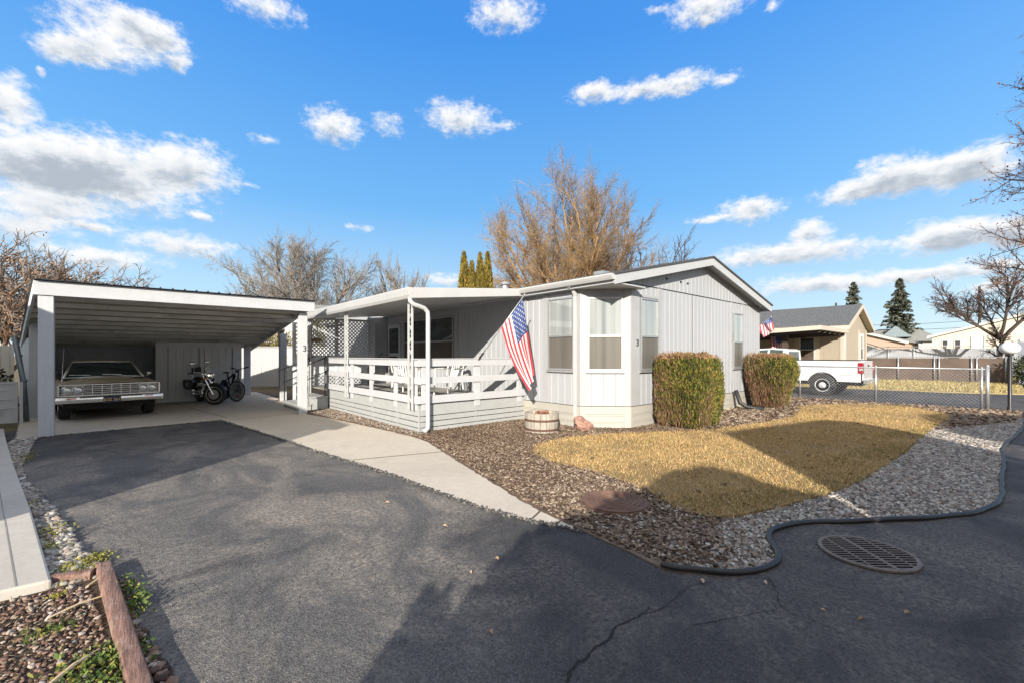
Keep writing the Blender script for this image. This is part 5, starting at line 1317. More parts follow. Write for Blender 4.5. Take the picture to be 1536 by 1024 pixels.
ck = cr.build('asphalt_crack', pm('crack', (.016,.015,.015), .95)); ck['kind'] = 'structure'
# ------------------------------------------------------------------ trees
def bark(name, a, b): return island(name, [(0,a),(1,b)], .9)
M['willow_wood'] = pm('willow_wood', (.27,.16,.07), .9, var=.3, vscale=3); M['willow_twig'] = island('willow_twig', [(0,(.15,.12,.10)),(.55,(.24,.17,.105)),(1,(.36,.22,.08))], .9, vary=.8, vscale=.25)
M['grey_wood_bark'] = pm('bark_grey', (.20,.165,.13), .95, var=.3, vscale=3); M['grey_twig'] = island('grey_twig', [(0,(.15,.135,.12)),(1,(.29,.26,.23))], .9)
M['dark_bark'] = pm('dark_bark', (.06,.045,.038), .95, var=.3, vscale=5); M['dark_twig'] = island('dark_twig', [(0,(.05,.035,.03)),(1,(.13,.09,.075))], .9)
M['dead_foliage'] = island('dead_foliage', [(0,(.10,.05,.03)),(1,(.26,.13,.08))], .9)
def bare_tree(name, label, cat, base, limbs, L, mats, seed, group=None, leaves=None, part_names=('trunk','crown')):
    """limbs: list of (start height, azimuth, tilt, length, radius); L: list of levels (count, length ratio, angle, wiggle, lift)"""
    r = random.Random(seed); T = thing(name, label, cat, (base[0],base[1],0), group)
    A, B = MB(), MB(); tips = []
    def grow(p, d, ln, rad, lev):
        n = 6 if lev == 0 else (4 if lev == 1 else 3)
        wig, lift = L[lev][3], L[lev][4]
        pts = [p.copy()]; dirs = []
        for i in range(n):
            d = (d + Vector((r.gauss(0,wig),r.gauss(0,wig),r.gauss(0,wig))) + Vector((0,0,lift))).normalized()
            p = p + d*ln/n; pts.append(p.copy()); dirs.append(d.copy())
        end = .45 if lev < len(L)-1 else .3
        rs = [rad*(1-(1-end)*i/n) for i in range(n+1)]
        (A if lev <= 1 else B).tube(pts, rs, 7 if lev == 0 else (5 if lev == 1 else 3), cap=lev <= 1)
        if lev + 1 < len(L):
            c, ratio, ang = L[lev+1][:3]
            for k in range(c):
                t = (.28 if lev else .35) + .72*(k+r.random())/c; t = min(t, .999)
                i = min(int(t*n), n-1); q = pts[i].lerp(pts[i+1], t*n-i); dd = dirs[i]
                ax = dd.cross(Vector((r.gauss(0,1),r.gauss(0,1),r.gauss(0,1)))).normalized()
                nd = (Matrix.Rotation(radians(ang*r.uniform(.6,1.3)), 3, ax) @ dd)
                grow(q, nd, ln*ratio*r.uniform(.7,1.2)*(1.15-.5*t), max(L[lev+1][5], rs[i]*.55), lev+1)
            if lev: grow(pts[-1], dirs[-1], ln*ratio, max(L[lev+1][5], rs[-1]*.8), lev+1)
        else: tips.append(p)
    for h, az, tilt, ln, rad in limbs:
        d = Vector((sin(radians(tilt))*cos(radians(az)), sin(radians(tilt))*sin(radians(az)), cos(radians(tilt))))
        grow(Vector((base[0],base[1],h)), d, ln, rad, 0)
    A.build(part_names[0], mats[0], T, smooth=True); B.build(part_names[1], mats[1], T)
    if leaves:
        tp = np.array([t[:] for t in tips]); k = RS.randint(0, len(tp), leaves[0])
        C = tp[k] + RS.randn(leaves[0],3)*leaves[1]; sprays('leaves', C, RS.randn(leaves[0],3), leaves[2], leaves[2]*.6, leaves[3], T, .3)
    return T
rr = random.Random(21)
def dome(n, a, b, tmax, rad, k=.74, h0=.6, p=.75):
    out = []
    for i in range(n):
        th = tmax*((i+.5)/n)**p; t = radians(th); L = 1/((sin(t)/a)**2.6 + (cos(t)/b)**2.6)**(1/2.6)
        out.append((h0, i*137.5+rr.uniform(-15,15), th, L*k*rr.uniform(.92,1.03), rad*rr.uniform(.75,1.1)))
    return out
bare_tree('willow_tree', 'tall bare willow with orange-brown twigs rising behind the mobile home roof', 'tree', (29.6,25.6), dome(28, 8.7, 18.8, 42, .145, .76),
    [(0,0,0,.06,.012,0),(12,.34,32,.13,.06,.045),(9,.50,34,.17,.04,.018),(10,.62,40,.28,-.01,.010)], (M['willow_wood'], M['willow_twig']), 5, 'bare trees behind the home')
bare_tree('broad_tree', 'broad round-crowned bare grey tree rising behind the carport roof', 'tree', (12.7,44.2), dome(18, 9.4, 13.6, 60, .15, .74),
    [(0,0,0,.07,.012,0),(12,.38,38,.13,.04,.05),(9,.5,38,.17,.02,.022),(7,.6,40,.25,.0,.014)], (M['grey_wood_bark'], M['grey_twig']), 9, 'bare trees behind the home')
bare_tree('slender_tree', 'small bare tree of upright grey branches behind the porch awning', 'tree', (21.8,42.4), dome(12, 5.4, 11.6, 34, .12, .78),
    [(0,0,0,.05,.03,0),(9,.36,26,.08,.10,.045),(7,.45,24,.1,.08,.024),(5,.55,30,.15,.03,.016)], (M['grey_wood_bark'], M['grey_twig']), 12, 'bare trees behind the home')
lim = [(.5, 20+i*72, 10+(i%3)*14, 8.5, .14) for i in range(6)]
bare_tree('young_tree', 'small dark bare tree just showing beside the willow above the roof', 'tree', (34.3,20.5), lim,
    [(0,0,0,.06,.05,0),(6,.42,30,.1,.08,.05),(5,.5,32,.12,.05,.03),(4,.5,34,.2,.0,.022)], (M['dark_bark'], M['dark_twig']), 13, 'bare trees behind the home')
lim = [(2.6, 110, 46, 3.9, .10), (2.4, 300, 42, 3.8, .10), (2.6, 200, 30, 4.0, .09), (2.6, 20, 35, 3.8, .09), (2.8, 130, 64, 3.6, .07), (2.6, 330, 62, 3.6, .07), (2.7, 250, 12, 4.2, .10)]
t = bare_tree('spreading_tree', 'dark spreading bare tree in front of the cream house on the right', 'tree', (45.2,.32), [(0,0,2,2.7,.17)]+lim,
    [(0,0,0,.06,.01,0),(9,.45,40,.14,.02,.045),(8,.5,38,.18,.0,.022),(6,.6,38,.22,-.02,.014)], (M['dark_bark'], M['dark_twig']), 17, 'bare trees on the right', leaves=(420,.10,.13,M['dead_foliage']))
rt = random.Random(77)
lim = [(0,0,1,14.5,.26)] + [(3.2+.85*i, 139+rt.uniform(-38,38) if i % 4 else rt.uniform(0,360), rt.uniform(58,78), 4.5-.10*i, .075) for i in range(14)]
bare_tree('tall_tree', 'tall bare tree with a few clinging brown leaves at the right edge', 'tree', (30.6,-3.8), lim,
    [(0,0,0,.04,.03,0),(8,.38,40,.12,.02,.026),(6,.5,40,.18,.02,.012),(4,.6,40,.2,.02,.008)], (M['dark_bark'], M['dark_twig']), 19, 'bare trees on the right', leaves=(1500,.08,.11,M['dead_foliage']))
# bare brown shrub mass left of the carport
lim = [(0, rr.uniform(0,360), rr.uniform(5,38), rr.uniform(4.0,5.4), .07) for i in range(14)]
for (x, y), lb, sd in (((-4.3,27.5), 'tall bare brown shrub at the far left behind the scrolled gate', 2), ((-2.9,31.0), 'bare brown shrub showing above the left end of the carport roof', 4)):
    bare_tree('bare_shrub', lb, 'shrub', (x,y), lim, [(0,0,0,.08,.03,0),(10,.40,40,.14,.04,.03),(7,.5,40,.2,.02,.022),(4,.55,45,.25,.0,.018)], (M['hedge_twig'], island('shrub_twig', [(0,(.11,.085,.068)),(.5,(.21,.16,.125)),(1,(.32,.25,.20))], .9)), sd, 'bare shrubs left of the carport', leaves=(2200,.12,.09,M['hedge_tip']), part_names=('stems','twigs'))
# conifers
def column_tree(x, y, H, R, label, seed):
    T = thing('arborvitae', label, 'tree', (x,y,0), 'columnar evergreens behind the home'); rs = np.random.RandomState(seed)
    k = MB(); k.tube([(x,y,0),(x,y,H*.9)], [.12,.03], 7); k.build('trunk', M['dark_bark'], T)
    n = 5200; t = rs.rand(n)**.8; a = rs.rand(n)*2*pi; rad = R*np.clip((1-t)**.65*1.25,0,1)*(.55+.5*rs.rand(n)**.5)*(1+.12*np.sin(a*5+t*20))
    C = np.stack([x+rad*np.cos(a), y+rad*np.sin(a), .3+t*(H-.3)], 1); D = np.stack([np.cos(a)*.35,np.sin(a)*.35,np.ones(n)],1)
    sprays('crown', C, D, .30, .085, M['arb_leaf'], T, .25)
M['arb_leaf'] = island('arb_leaf', [(0,(.03,.025,.006)),(.4,(.11,.09,.015)),(.8,(.22,.165,.025)),(1,(.30,.18,.04))], .85, vary=.5, vscale=1)
for (x, y, H), lb, sd in (((15.65,20.95+1.5,7.95), 'leftmost of the four pointed arborvitae above the roof', 1), ((16.0,22.1,7.35), 'shortest of the four pointed arborvitae above the roof', 2), ((16.5,21.9,7.9), 'slim arborvitae third from the left above the roof', 3), ((16.95,21.7,8.0), 'rightmost and tallest of the pointed arborvitae above the roof', 4)):
    column_tree(x, y, H, .60, lb, sd)
M['spruce_leaf'] = island('spruce_leaf', [(0,(.022,.030,.022)),(.5,(.065,.075,.055)),(.85,(.13,.135,.10)),(1,(.20,.19,.15))], .9)
def spruce(x, y, H, R, label, seed, zb=1.0):
    T = thing('spruce_tree', label, 'tree', (x,y,0), 'tall spruces far behind the fences'); rs = np.random.RandomState(seed)
    k = MB(); k.tube([(x,y,0),(x,y,H*.98)], [.35,.03], 7); k.build('trunk', M['dark_bark'], T)
    Cs, Ds = [], []
    z = zb
    while z < H-.3:
        t = (z-zb)/(H-zb); r0 = R*(1-t)**.8*(.75+.5*rs.rand()); nb = 7
        for b in range(nb):
            if rs.rand() < .12: continue
            a = rs.rand()*2*pi; rb = r0*(.6+.55*rs.rand()); m = int(12+rb*14)
            s = rs.rand(m)**.7; px = s*rb; dz = -.22*px + .10*px*px/max(rb,.3)
            sp = (rs.rand(m)-.5)*.55*px
            C = np.stack([x+px*np.cos(a)-sp*np.sin(a), y+px*np.sin(a)+sp*np.cos(a), z+dz+(rs.rand(m)-.6)*.25], 1)
            Cs.append(C); Ds.append(np.tile([np.cos(a),np.sin(a),-.35],(m,1)))
        z += .36*(1-.4*t)
    sprays('crown', np.concatenate(Cs), np.concatenate(Ds), .50, .20, M['spruce_leaf'], T, .5)
spruce(79.9,9.8,12.3,3.0,'big dark spruce rising between the tan house and the cream house', 3)
spruce(93.9,17.5,14.4,3.1,'smaller far spruce showing just right of the tan house ridge', 5)
spruce(112,60,11.5,1.9,'tiny distant spruce top above the cream house roof edge', 6) if False else None
spruce(24.0,57.0,9.2,1.7,'tiny distant conifer top just above the porch awning', 7)
# evergreen bushes near the fences
def bush(x, y, r, h, label, seed, mat, n=2600, grp=None, ls=.12):
    T = thing('bush', label, 'bush', (x,y,0), grp); rs = np.random.RandomState(seed)
    D = rs.randn(n,3); D /= np.linalg.norm(D,axis=1)[:,None]; q = (.55+.5*rs.rand(n,1))
    C = D*q*np.array([r,r,h/2])*(1+.15*np.sin(D[:,:1]*7+seed)) + np.array([x,y,h/2]); C[:,2] = np.maximum(C[:,2],.03)
    sprays('foliage', C, D, ls, ls*.45, mat, T, .7)
    k = MB()
    for i in range(5): a = i*1.3; k.tube([(x,y,0),(x+.3*r*cos(a),y+.3*r*sin(a),h*.4),(x+.6*r*cos(a),y+.6*r*sin(a),h*.75)], [.03,.02,.008], 5)
    k.build('stems', M['dark_bark'], T)
M['ever'] = island('ever', [(0,(.012,.018,.008)),(.6,(.04,.055,.022)),(1,(.09,.10,.04))], .8)
M['olive'] = island('olive', [(0,(.05,.05,.012)),(.6,(.15,.13,.03)),(1,(.26,.21,.05))], .85)
bush(-3.25,17.2,.75,1.55,'dark evergreen bush behind the scrolled gate', 1, M['ever'])
bush(34.3,-.75,.7,1.5,'dark bush at the end of the brown screened fence', 2, M['ever'])
for i, (x, y, h) in enumerate(((4.9,25.4,2.7),(5.9,24.9,2.75),(7.2,24.3,3.5))):
    bush(x, y, .75, h, ['low olive shrub showing over the left end of the white back fence','olive shrub over the middle of the white back fence','taller yellow-green shrub at the right end of the white back fence'][i], 10+i, M['olive'], 2600, 'olive shrubs behind the white fence')
# ------------------------------------------------------------------ neighbours
# white vinyl-slat fence behind the carport
M['vinyl'] = pm('vinyl', (.42,.43,.44), .5, var=.05, vscale=3)
wf = thing('white_fence', 'white slatted chain link fence behind the motorcycle and the porch', 'fence', (5.5,22.8,0))
A0, A1 = Vector((2.4,24.55,0)), Vector((7.1,21.3,0)); u = (A1-A0).normalized(); n = Vector((u.y,-u.x,0)); L = (A1-A0).length
sl = MB(); s = 0
while s < L-.08:
    c = A0+u*(s+.04); sl.obox((c.x,c.y,.98), u*.034, n*.005, (0,0,.90)); s += .082
sl.build('slats', M['vinyl'], wf)
wm = MB()
for sg in (1,-1):
    for i in range(int((L+1.8)/.11)):
        b = -1.8+i*.11 if sg > 0 else i*.11
        a_, b_ = b, b+sg*1.8; za, zb = .08, 1.88
        if sg > 0:
            if b_ < 0 or a_ > L: continue
            if a_ < 0: za += -a_; a_ = 0
            if b_ > L: zb -= b_-L; b_ = L
        else:
            if a_ < 0 or b_ > L: continue
            if a_ > L: za += a_-L; a_ = L
            if b_ < 0: zb += b_; b_ = 0
        p = A0+u*a_+n*(.012+.003*sg); q = A0+u*b_+n*(.012+.003*sg); wm.tube([(p.x,p.y,za),(q.x,q.y,zb)], .004, 3, cap=False)
wm.build('wire_mesh', M['galv'], wf)
for t in (0,.36,.72,1):
    c = A0+u*L*t-n*.04; MB().tube([(c.x,c.y,0),(c.x,c.y,1.95)], .03, 8).build('post', M['galv'], wf, smooth=True)
k = MB(); k.tube([A0+Vector((0,0,1.92)), A1+Vector((0,0,1.92))], .02, 8); k.build('top_rail', M['galv'], wf)
# pale neighbour home behind the back fence
def home_box(name, label, cat, x0, x1, y0, y1, zw, zr, ridge, wallm, roofm, trimm, over=.3, wins=(), skirt=None, face_gables=True):
    T = thing(name, label, cat, ((x0+x1)/2,(y0+y1)/2,0))
    w = MB(); siding(w, (x0,y1),(x0,y0), 0, zw, .3)
    if ridge == 'y':
        xm = (x0+x1)/2; f = lambda s: zw+(zr-zw)*(1-abs(x0+s-xm)/((x1-x0)/2))
        siding(w, (x0,y0),(x1,y0), 0, f, .3); siding(w, (x1,y1),(x0,y1), 0, f, .3); siding(w, (x1,y0),(x1,y1), 0, zw, .3)
    else:
        ym = (y0+y1)/2; f = lambda s: zw+(zr-zw)*(1-abs(y1-s-ym)/((y1-y0)/2))
        w = MB(); siding(w, (x0,y1),(x0,y0), 0, f, .3); siding(w, (x0,y0),(x1,y0), 0, zw, .3); siding(w, (x1,y1),(x0,y1), 0, zw, .3); siding(w, (x1,y0),(x1,y1), 0, lambda s: zw+(zr-zw)*(1-abs(y0+s-ym)/((y1-y0)/2)), .3)
    w.build('wall', wallm, T)
    r, f2 = MB(), MB(); sl = (zr-zw)/(((x1-x0) if ridge == 'y' else (y1-y0))/2)
    for s in (-1,1):
        if ridge == 'y':
            xm = (x0+x1)/2; xe = x0-over if s < 0 else x1+over; ze = zw - over*sl
            r.extr([(xm,y0-over,zr+.05),(xe,y0-over,ze+.05),(xe,y0-over,ze+.14),(xm,y0-over,zr+.14)], (0,y1-y0+2*over,0))
            f2.extr([(xm,y0-over-.03,zr-.10),(xe,y0-over-.03,ze-.10),(xe,y0-over-.03,ze+.11),(xm,y0-over-.03,zr+.11)], (0,.028,0))
            f2.box(min(xe,xe+s*.028),max(xe,xe+s*.028),y0-over-.03,y1+over,ze-.12,ze+.07)
            f2.extr([(xm,y0-over+.002,zr+.0),(xe,y0-over+.002,ze+.0),(xe,y0-over+.002,ze+.045),(xm,y0-over+.002,zr+.045)], (0,over*.98,0))
        else:
            ym = (y0+y1)/2; ye = y0-over if s < 0 else y1+over; ze = zw - over*sl
            r.extr([(x0-over,ym,zr+.05),(x0-over,ye,ze+.05),(x0-over,ye,ze+.14),(x0-over,ym,zr+.14)], (x1-x0+2*over,0,0))
            f2.extr([(x0-over-.03,ym,zr-.12),(x0-over-.03,ye,ze-.12),(x0-over-.03,ye,ze+.11),(x0-over-.03,ym,zr+.11)], (.028,0,0))
    r.build('roof', roofm, T); f2.build('fascia', trimm, T)
    for side, s0, s1, z0, z1, kw in wins:
        a, b = {'W': ((x0,y1),(x0,y0)), 'S': ((x0,y0),(x1,y0))}[side]
        window(T, a, b, s0, s1, z0, z1, off=.003, fw=kw.get('fw',.06), up=kw.get('up','pane_dark'), low=kw.get('low','pane_brown'), frame=kw.get('frame','window_frame_white'), sill=False)
    return T
M['pale_wall'] = pm('pale_wall', (.58,.56,.52), .7, var=.05); M['tan_wall'] = pm('tan_wall', (.33,.285,.225), .75, var=.06, bs=.05); M['tan_trim'] = pm('tan_trim', (.46,.41,.345), .7, var=.05)
M['cream_wall'] = pm('cream_wall', (.55,.53,.45), .7, var=.05); M['peach_wall'] = pm('peach_wall', (.43,.32,.25), .7, var=.05); M['cream_trim'] = pm('cream_trim', (.55,.54,.51), .6, var=.04)
M['grey_shingle'] = pm('grey_shingle', (.10,.105,.11), .9, var=.5, vscale=5, stretch=(1,3,4), bs=.3, bscale=20); M['pale_shingle'] = pm('pale_shingle', (.24,.24,.22), .9, var=.25, vscale=5, bs=.3)
M['bright_wall'] = pm('bright_wall', (.50,.50,.49), .7, var=.04)
home_box('beige_house', 'beige house showing over the white back fence behind the carport', 'house', 4.6, 7.5, 33.0, 41, 3.3, 4.6, 'x', M['tan_wall'], M['pale_shingle'], M['cream_trim'], wins=(('S',1.9,2.7,1.9,3.0,{}),))
home_box('rear_house', 'pale neighbouring house glimpsed through the lattice behind the porch', 'house', 7.9, 15.5, 26.0, 36, 3.5, 4.8, 'x', M['bright_wall'], M['pale_shingle'], M['cream_trim'], wins=(('S',.5,1.5,1.6,2.9,{}),('W',1,2.2,1.6,2.9,{})))
# tan house
tan = home_box('tan_house', 'tan siding house with dark shingle gable roof behind the white truck', 'house', 27.0, 32.5, 5.45, 19.5, 3.05, 4.15, 'y', M['tan_wall'], M['grey_shingle'], M['tan_trim'], .30,
    wins=(('W',19.5-7.36,19.5-6.64,1.22,2.50,{'fw':.06}),('S',.05,.30,1.15,2.75,{'fw':.05}),('S',3.6,4.5,1.15,2.75,{'fw':.18})))
k = MB(); vtrim(k, (27,19.5),(27,5.45), 14.05-.12, 14.05, 0, 3.0); vtrim(k, (27,5.45),(32.5,5.45), 5.38, 5.5, 0, 3.0)
for y0, y1 in ((7.365,7.55),(6.45,6.635)): vtrim(k, (27,19.5),(27,5.45), 19.5-y1, 19.5-y0, 1.05, 2.85)
vtrim(k, (27,19.5),(27,5.45), 19.5-7.36, 19.5-6.64, 1.02, 1.21); vtrim(k, (27,5.45),(32.5,5.45), .31, .55, 1.05, 2.95); vtrim(k, (27,5.45),(32.5,5.45), 3.3, 3.58, 1.05, 2.95)
k.build('trim', M['tan_trim'], tan)
aw = thing('carport_awning', 'flat tan awning roof over the truck cab beside the tan house', 'awning', (24,9,0))
k = MB(); k.add([(22.0,5.2,2.62),(26.9,5.2,2.62),(26.9,13,2.30),(22.0,13,2.30),(22.0,5.2,2.80),(26.9,5.2,2.80),(26.9,13,2.48),(22.0,13,2.48)], [(0,3,2,1),(4,5,6,7),(0,1,5,4),(1,2,6,5),(2,3,7,6),(3,0,4,7)])
k.build('roof', M['tan_trim'], aw)
k = MB()
for i in range(6): k.bar((22.3+i*.85,5.3,2.56),(22.3+i*.85,12.9,2.25),.06,.10)
k.build('rafters', pm('dark_beam', (.06,.045,.035), .9), aw)
for y in (6.85, 12.5): MB().box(22.9,23.12,y-.11,y+.11,0,2.5).build('post', pm('dark_post', (.07,.05,.04), .9), aw)
def small_flag(label, base, tip, drop, width, cat='flag'):
    T = thing('flag', label, cat, base); B_, T_ = Vector(base), Vector(tip)
    k = MB(); k.tube([B_,T_], .018, 6); k.ball(T_, .03, 8, 6); k.build('pole', M['galv'], T)
    h0, h1 = interp_pt(B_,T_,.97), interp_pt(B_,T_,.45)
    flag_cloth(T, lambda u, v: (h0*(1-v)+h1*v) + Vector(drop)*u + Vector((.06*sin(v*9+u*4),.03*sin(v*7),0)))
small_flag('flag on a slanted pole at the end of the tan awning above the truck', (22.0,8.0,2.60), (21.9,7.08,3.28), (0,-.16,-.58), 1)
small_flag('second flag hanging in the shade under the tan awning', (23.4,8.0,2.42), (23.3,7.1,2.45), (0,-.12,-.85), 1)
# far fences
bf = thing('screened_fence', 'brown screened chain link fence across the far lawn', 'fence', (35,4,0))
k = MB(); k.box(35.05,35.07,-.1,16,.06,1.36); k.build('screen', pm('brown_screen', (.115,.085,.07), .9, var=.2, vscale=1.2), bf)
for y in (14,11,8,6.1,4.36,2.78,2.58,1.30,1.10,.04,-.12): MB().tube([(35,y,0),(35,y,1.46)], .035, 8).build('post', M['galv'], bf, smooth=True)
k = MB()
for z in (1.42,): k.tube([(35,-.12,z),(35,1.1,z-.10 if False else z)], .025, 6); k.tube([(35,1.3,z),(35,16,z)], .025, 6)
k.build('top_rail', M['galv'], bf)
gf = thing('grey_fence', 'tall grey panel fence at the right edge beyond the lamp', 'fence', (36,-3,0))
k = MB(); siding(k, (36.0,-.45),(36.0,-9), 0, 2.25, .25, .02, .02); k.box(36.011,36.05,-9,-.45,0,2.25); k.build('panel', pm('grey_panel', (.20,.22,.26), .7, var=.08), gf)
for y in (-.42,-3.2,-6): MB().box(35.9,35.985,y-.05,y+.05,0,2.35).build('post', pm('grey_post', (.2,.22,.25), .7), gf)
yf = thing('yard_fence', 'pale grey yard fence in front of the cream house', 'fence', (48,4,0))
k = MB(); siding(k, (48,9.5),(48,-3.5), 0, 2.05, .16, .02, .02); k.box(48.011,48.04,-3.5,9.5,0,2.05); k.build('panel', pm('pale_panel', (.34,.35,.38), .8, var=.15, vscale=.6), yf)
for y in (9.5,6.6,5.0,3.1,.4): MB().tube([(47.93,y,0),(47.93,y,2.25)], .04, 8).build('post', M['galv'], yf)
k = MB(); k.tube([(47.93,-3.5,2.2),(47.93,9.5,2.2)], .025, 6); k.build('top_rail', M['galv'], yf)
# cream house
cream = home_box('cream_house', 'cream house with white roof edge on the far right behind the spreading tree', 'house', 62, 72, -11.5, 5.1, 3.45, 5.95, 'x', M['cream_wall'], M['pale_shingle'], M['cream_trim'], .35,
    wins=(('W',.70,1.22,1.95,3.05,{'fw':.09}),('W',1.58,2.12,1.95,3.05,{'fw':.09})))
k = MB(); vtrim(k, (62,5.1),(62,-11.5), 2.78, 3.55, 1.4, 3.35, .0, .03); d = k.build('door', pm('pale_door', (.66,.68,.70), .5), cream)
k = MB(); vtrim(k, (62,5.1),(62,-11.5), 2.74, 2.77, 1.4, 3.4, 0, .05); vtrim(k, (62,5.1),(62,-11.5), 3.56, 3.64, 1.4, 3.4, 0, .05); k.build('frame', M['window_frame'], d)
k = MB(); k.box(61.96,61.985,-11.5,5.0,3.28,3.34); k.build('belt_trim', M['cream_trim'], cream)
peach = home_box('peach_house', 'low peach-coloured house between the tan house and the spruce', 'house', 58, 68, 6.7, 16.0, 2.85, 4.35, 'x', M['peach_wall'], M['pale_shingle'], M['cream_trim'], .3)
# grey hip-roofed house
hp = thing('hip_roof_house', 'grey hip-roofed house in front of the big spruce', 'house', (81,10,0))
k = MB(); k.box(76.5,86,5.4,15,0,3.3); k.build('wall', M['pale_wall'], hp)
k = MB(); a = [(76,4.9,3.31),(86.5,4.9,3.31),(86.5,15.5,3.31),(76,15.5,3.31)]; b = [(81,8.2,5.2),(81.5,8.2,5.2),(81.5,12.2,5.2),(81,12.2,5.2)]
k.add(a+b, [(0,1,5,4),(1,2,6,5),(2,3,7,6),(3,0,4,7),(4,5,6,7),(0,3,2,1)]); k.build('roof', M['pale_shingle'], hp)
k = MB(); k.extr([(76.3,8.3,3.9),(76.3,11.3,3.9),(76.3,9.8,5.35)], (3.5,0,0)); k.build('gable', pm('teal_gable', (.22,.27,.29), .7), hp)
# teal stair and its rail
ts = thing('porch_stair', 'blue-green side stair with sloping rail beside the peach house', 'stair', (49.5,7.3,0))
k = MB(); k.extr([(50,9.0,0),(50,6.2,0),(50,6.2,1.5),(50,8.5,2.5),(50,9.0,2.5)], (.05,0,0)); k.build('side_panel', pm('teal_panel', (.22,.30,.28), .8), ts)
k = MB(); k.bar((49.9,8.6,2.7),(49.9,6.0,1.6),.07,.07)
for y, z in ((8.4,2.6),(7.2,2.1),(6.2,1.7)): k.bar((49.9,y,0),(49.9,y,z),.06,.06,(1,0,0))
k.build('rail', pm('teal_rail', (.06,.11,.12), .6), ts)
# utility poles and wires
def upole(x, y, H, label, arm=True):
    T = thing('utility_pole', label, 'pole', (x,y,0), 'utility poles far behind the houses')
    k = MB(); k.tube([(x,y,0),(x,y,H)], [.17,.12], 8); k.build('post', M['dark_bark'], T)
    if arm:
        k = MB(); k.box(x-.06,x+.06,y-1.1,y+1.1,H-.75,H-.6); k.box(x-.2,x+.2,y-.12,y+.12,H-1.5,H-.9); k.build('crossarm', M['dark_bark'], T)
upole(73.3,15.6,8.7,'utility pole with crossarm rising behind the tan house roof'); upole(80.9,2.3,10.2,'plain brown utility pole behind the spreading tree', False)
for z, lb in ((6.6,'upper overhead wire crossing behind the big spruce'),(5.75,'lower overhead wire crossing behind the big spruce')):
    k = MB(); P0, P1 = Vector((88,26,z+.4)), Vector((84.5,-8,z+.3)); k.tube([P0.lerp(P1,t)-Vector((0,0,.9*sin(pi*t))) for t in np.linspace(0,1,16)], .025, 4)
    tag(k.build('overhead_wire', M['black_plastic']), lb, 'wire', 'overhead wires')
# white panel fence behind the carport's left side
lf = thing('panel_fence', 'pale panel fence behind the bushes left of the carport', 'fence', (-4.5,21,0))
k = MB(); siding(k, (-8,22.2),(-2.95,21.6), 0, 1.85, .2, .02, .02); k.build('panel', pm('pale_fence', (.55,.49,.40), .8, var=.2, vscale=1.5), lf)
for x in (-7.5,-5.5,-3.6): MB().box(x-.05,x+.05,22.3,22.4,0,1.9).build('post', M['grey_wood'], lf)
# ------------------------------------------------------------------ neighbour's house, then unseen block and foliage shaped to cast the long shadows
M['side_wall'] = pm('side_wall', (.45,.44,.40), .7, var=.05)
home_box('side_house', 'neighbouring house close beside the driveway on the left, out of the picture', 'house', -14.5, -5.0, 2.32, 17, 4.05, 5.2, 'y', M['side_wall'], M['shingle'], M['fascia'], .12)
LH = Vector((1.15,1.0)).normalized(); LP = Vector((LH.y,-LH.x)); TAN = .56/hypot(1.15,1.0)
def caster(name, label, cat, ground_pts, s0, thick, mat, round_=0):
    """solid standing behind the viewer, tall enough that its shadow ends where the photograph's does"""
    pts = []
    for x, y in ground_pts:
        p = Vector((x,y)); s = p.dot(LH); w_ = p.dot(LP); h = max(0.0, (s-s0)*TAN)
        q = LH*s0 + LP*w_; pts.append((q.x,q.y,h))
    k = MB(); k.extr(pts, (-LH.x*thick,-LH.y*thick,0))
    return k.build(name, mat), pts
o, _ = caster('shadow_block', '', '', [(5.75,1.2),(7.06,2.25),(8.67,3.62),(8.85,3.75),(9.0,3.72),(12.1,2.98),(12.3,2.85),(12.45,2.36),(11.44,1.14),(10.95,.80),(9.97,-.02),(9.0,-.95),(2.0,-6.6),(1.0,-2.3)], -2.6, 2.2, M['white_metal'])  # added unseen block; its outline follows the shadow it has to cast
tag(o, 'tall unseen block added behind the viewer to cast a shadow on the lawn', 'shadow_block')
def leafy_caster(name, label, ground_pts, s0, n, seed):  # unseen foliage added to fill an outline taken from the shadow it casts
    pts2 = []
    for x, y in ground_pts:
        p = Vector((x,y)); pts2.append((p.dot(LP), max(0.0,(p.dot(LH)-s0)*TAN)))
    T = thing(name, label, 'shrub', (LH.x*s0, LH.y*s0, 0), 'unseen evergreens casting shadows')
    P = scatter(pts2, n); d = RS.rand(n)*.9
    C = np.stack([LH.x*(s0-d)+LP.x*P[:,0], LH.y*(s0-d)+LP.y*P[:,0], P[:,1]], 1)
    sprays('foliage', C, np.tile([0,0,1.0],(n,1)), .16, .09, M['ever'], T, .7)
    a = np.array(pts2); k = MB()
    for w_ in np.linspace(a[:,0].min()+.3, a[:,0].max()-.3, 4): q = LH*(s0-.4)+LP*w_; k.tube([(q.x,q.y,0),(q.x,q.y,max(.5,a[:,1].max()*.5))], [.08,.03], 6)
    k.build('trunk', M['dark_bark'], T)
def bk(x, y, t): return (x-LH.x*t, y-LH.y*t)
A_ = [(.92,1.92),(1.22,2.30),(1.48,2.55),(1.58,2.60),(1.62,2.50),(1.50,2.30),(1.42,2.18),(1.56,2.26),(2.1,2.55),(2.81,2.83),(3.34,2.72),(4.0,2.86),(4.42,2.80),(4.79,2.83),(5.47,2.97),(5.92,2.86),(6.05,2.53),(5.75,1.98),(5.72,1.32)]
A_ = A_ + [bk(5.72,1.32,5.5), bk(.92,1.92,4.2)]
leafy_caster('shadow_evergreen', 'unseen evergreens behind the viewer, shaped to shade the road and lawn edge', A_, -2.2, 42000, 4)
S4 = [(11.75,.02),(12.36,.95),(13.6,1.25),(15.42,1.60),(16.3,1.1),(16.9,-.3)]
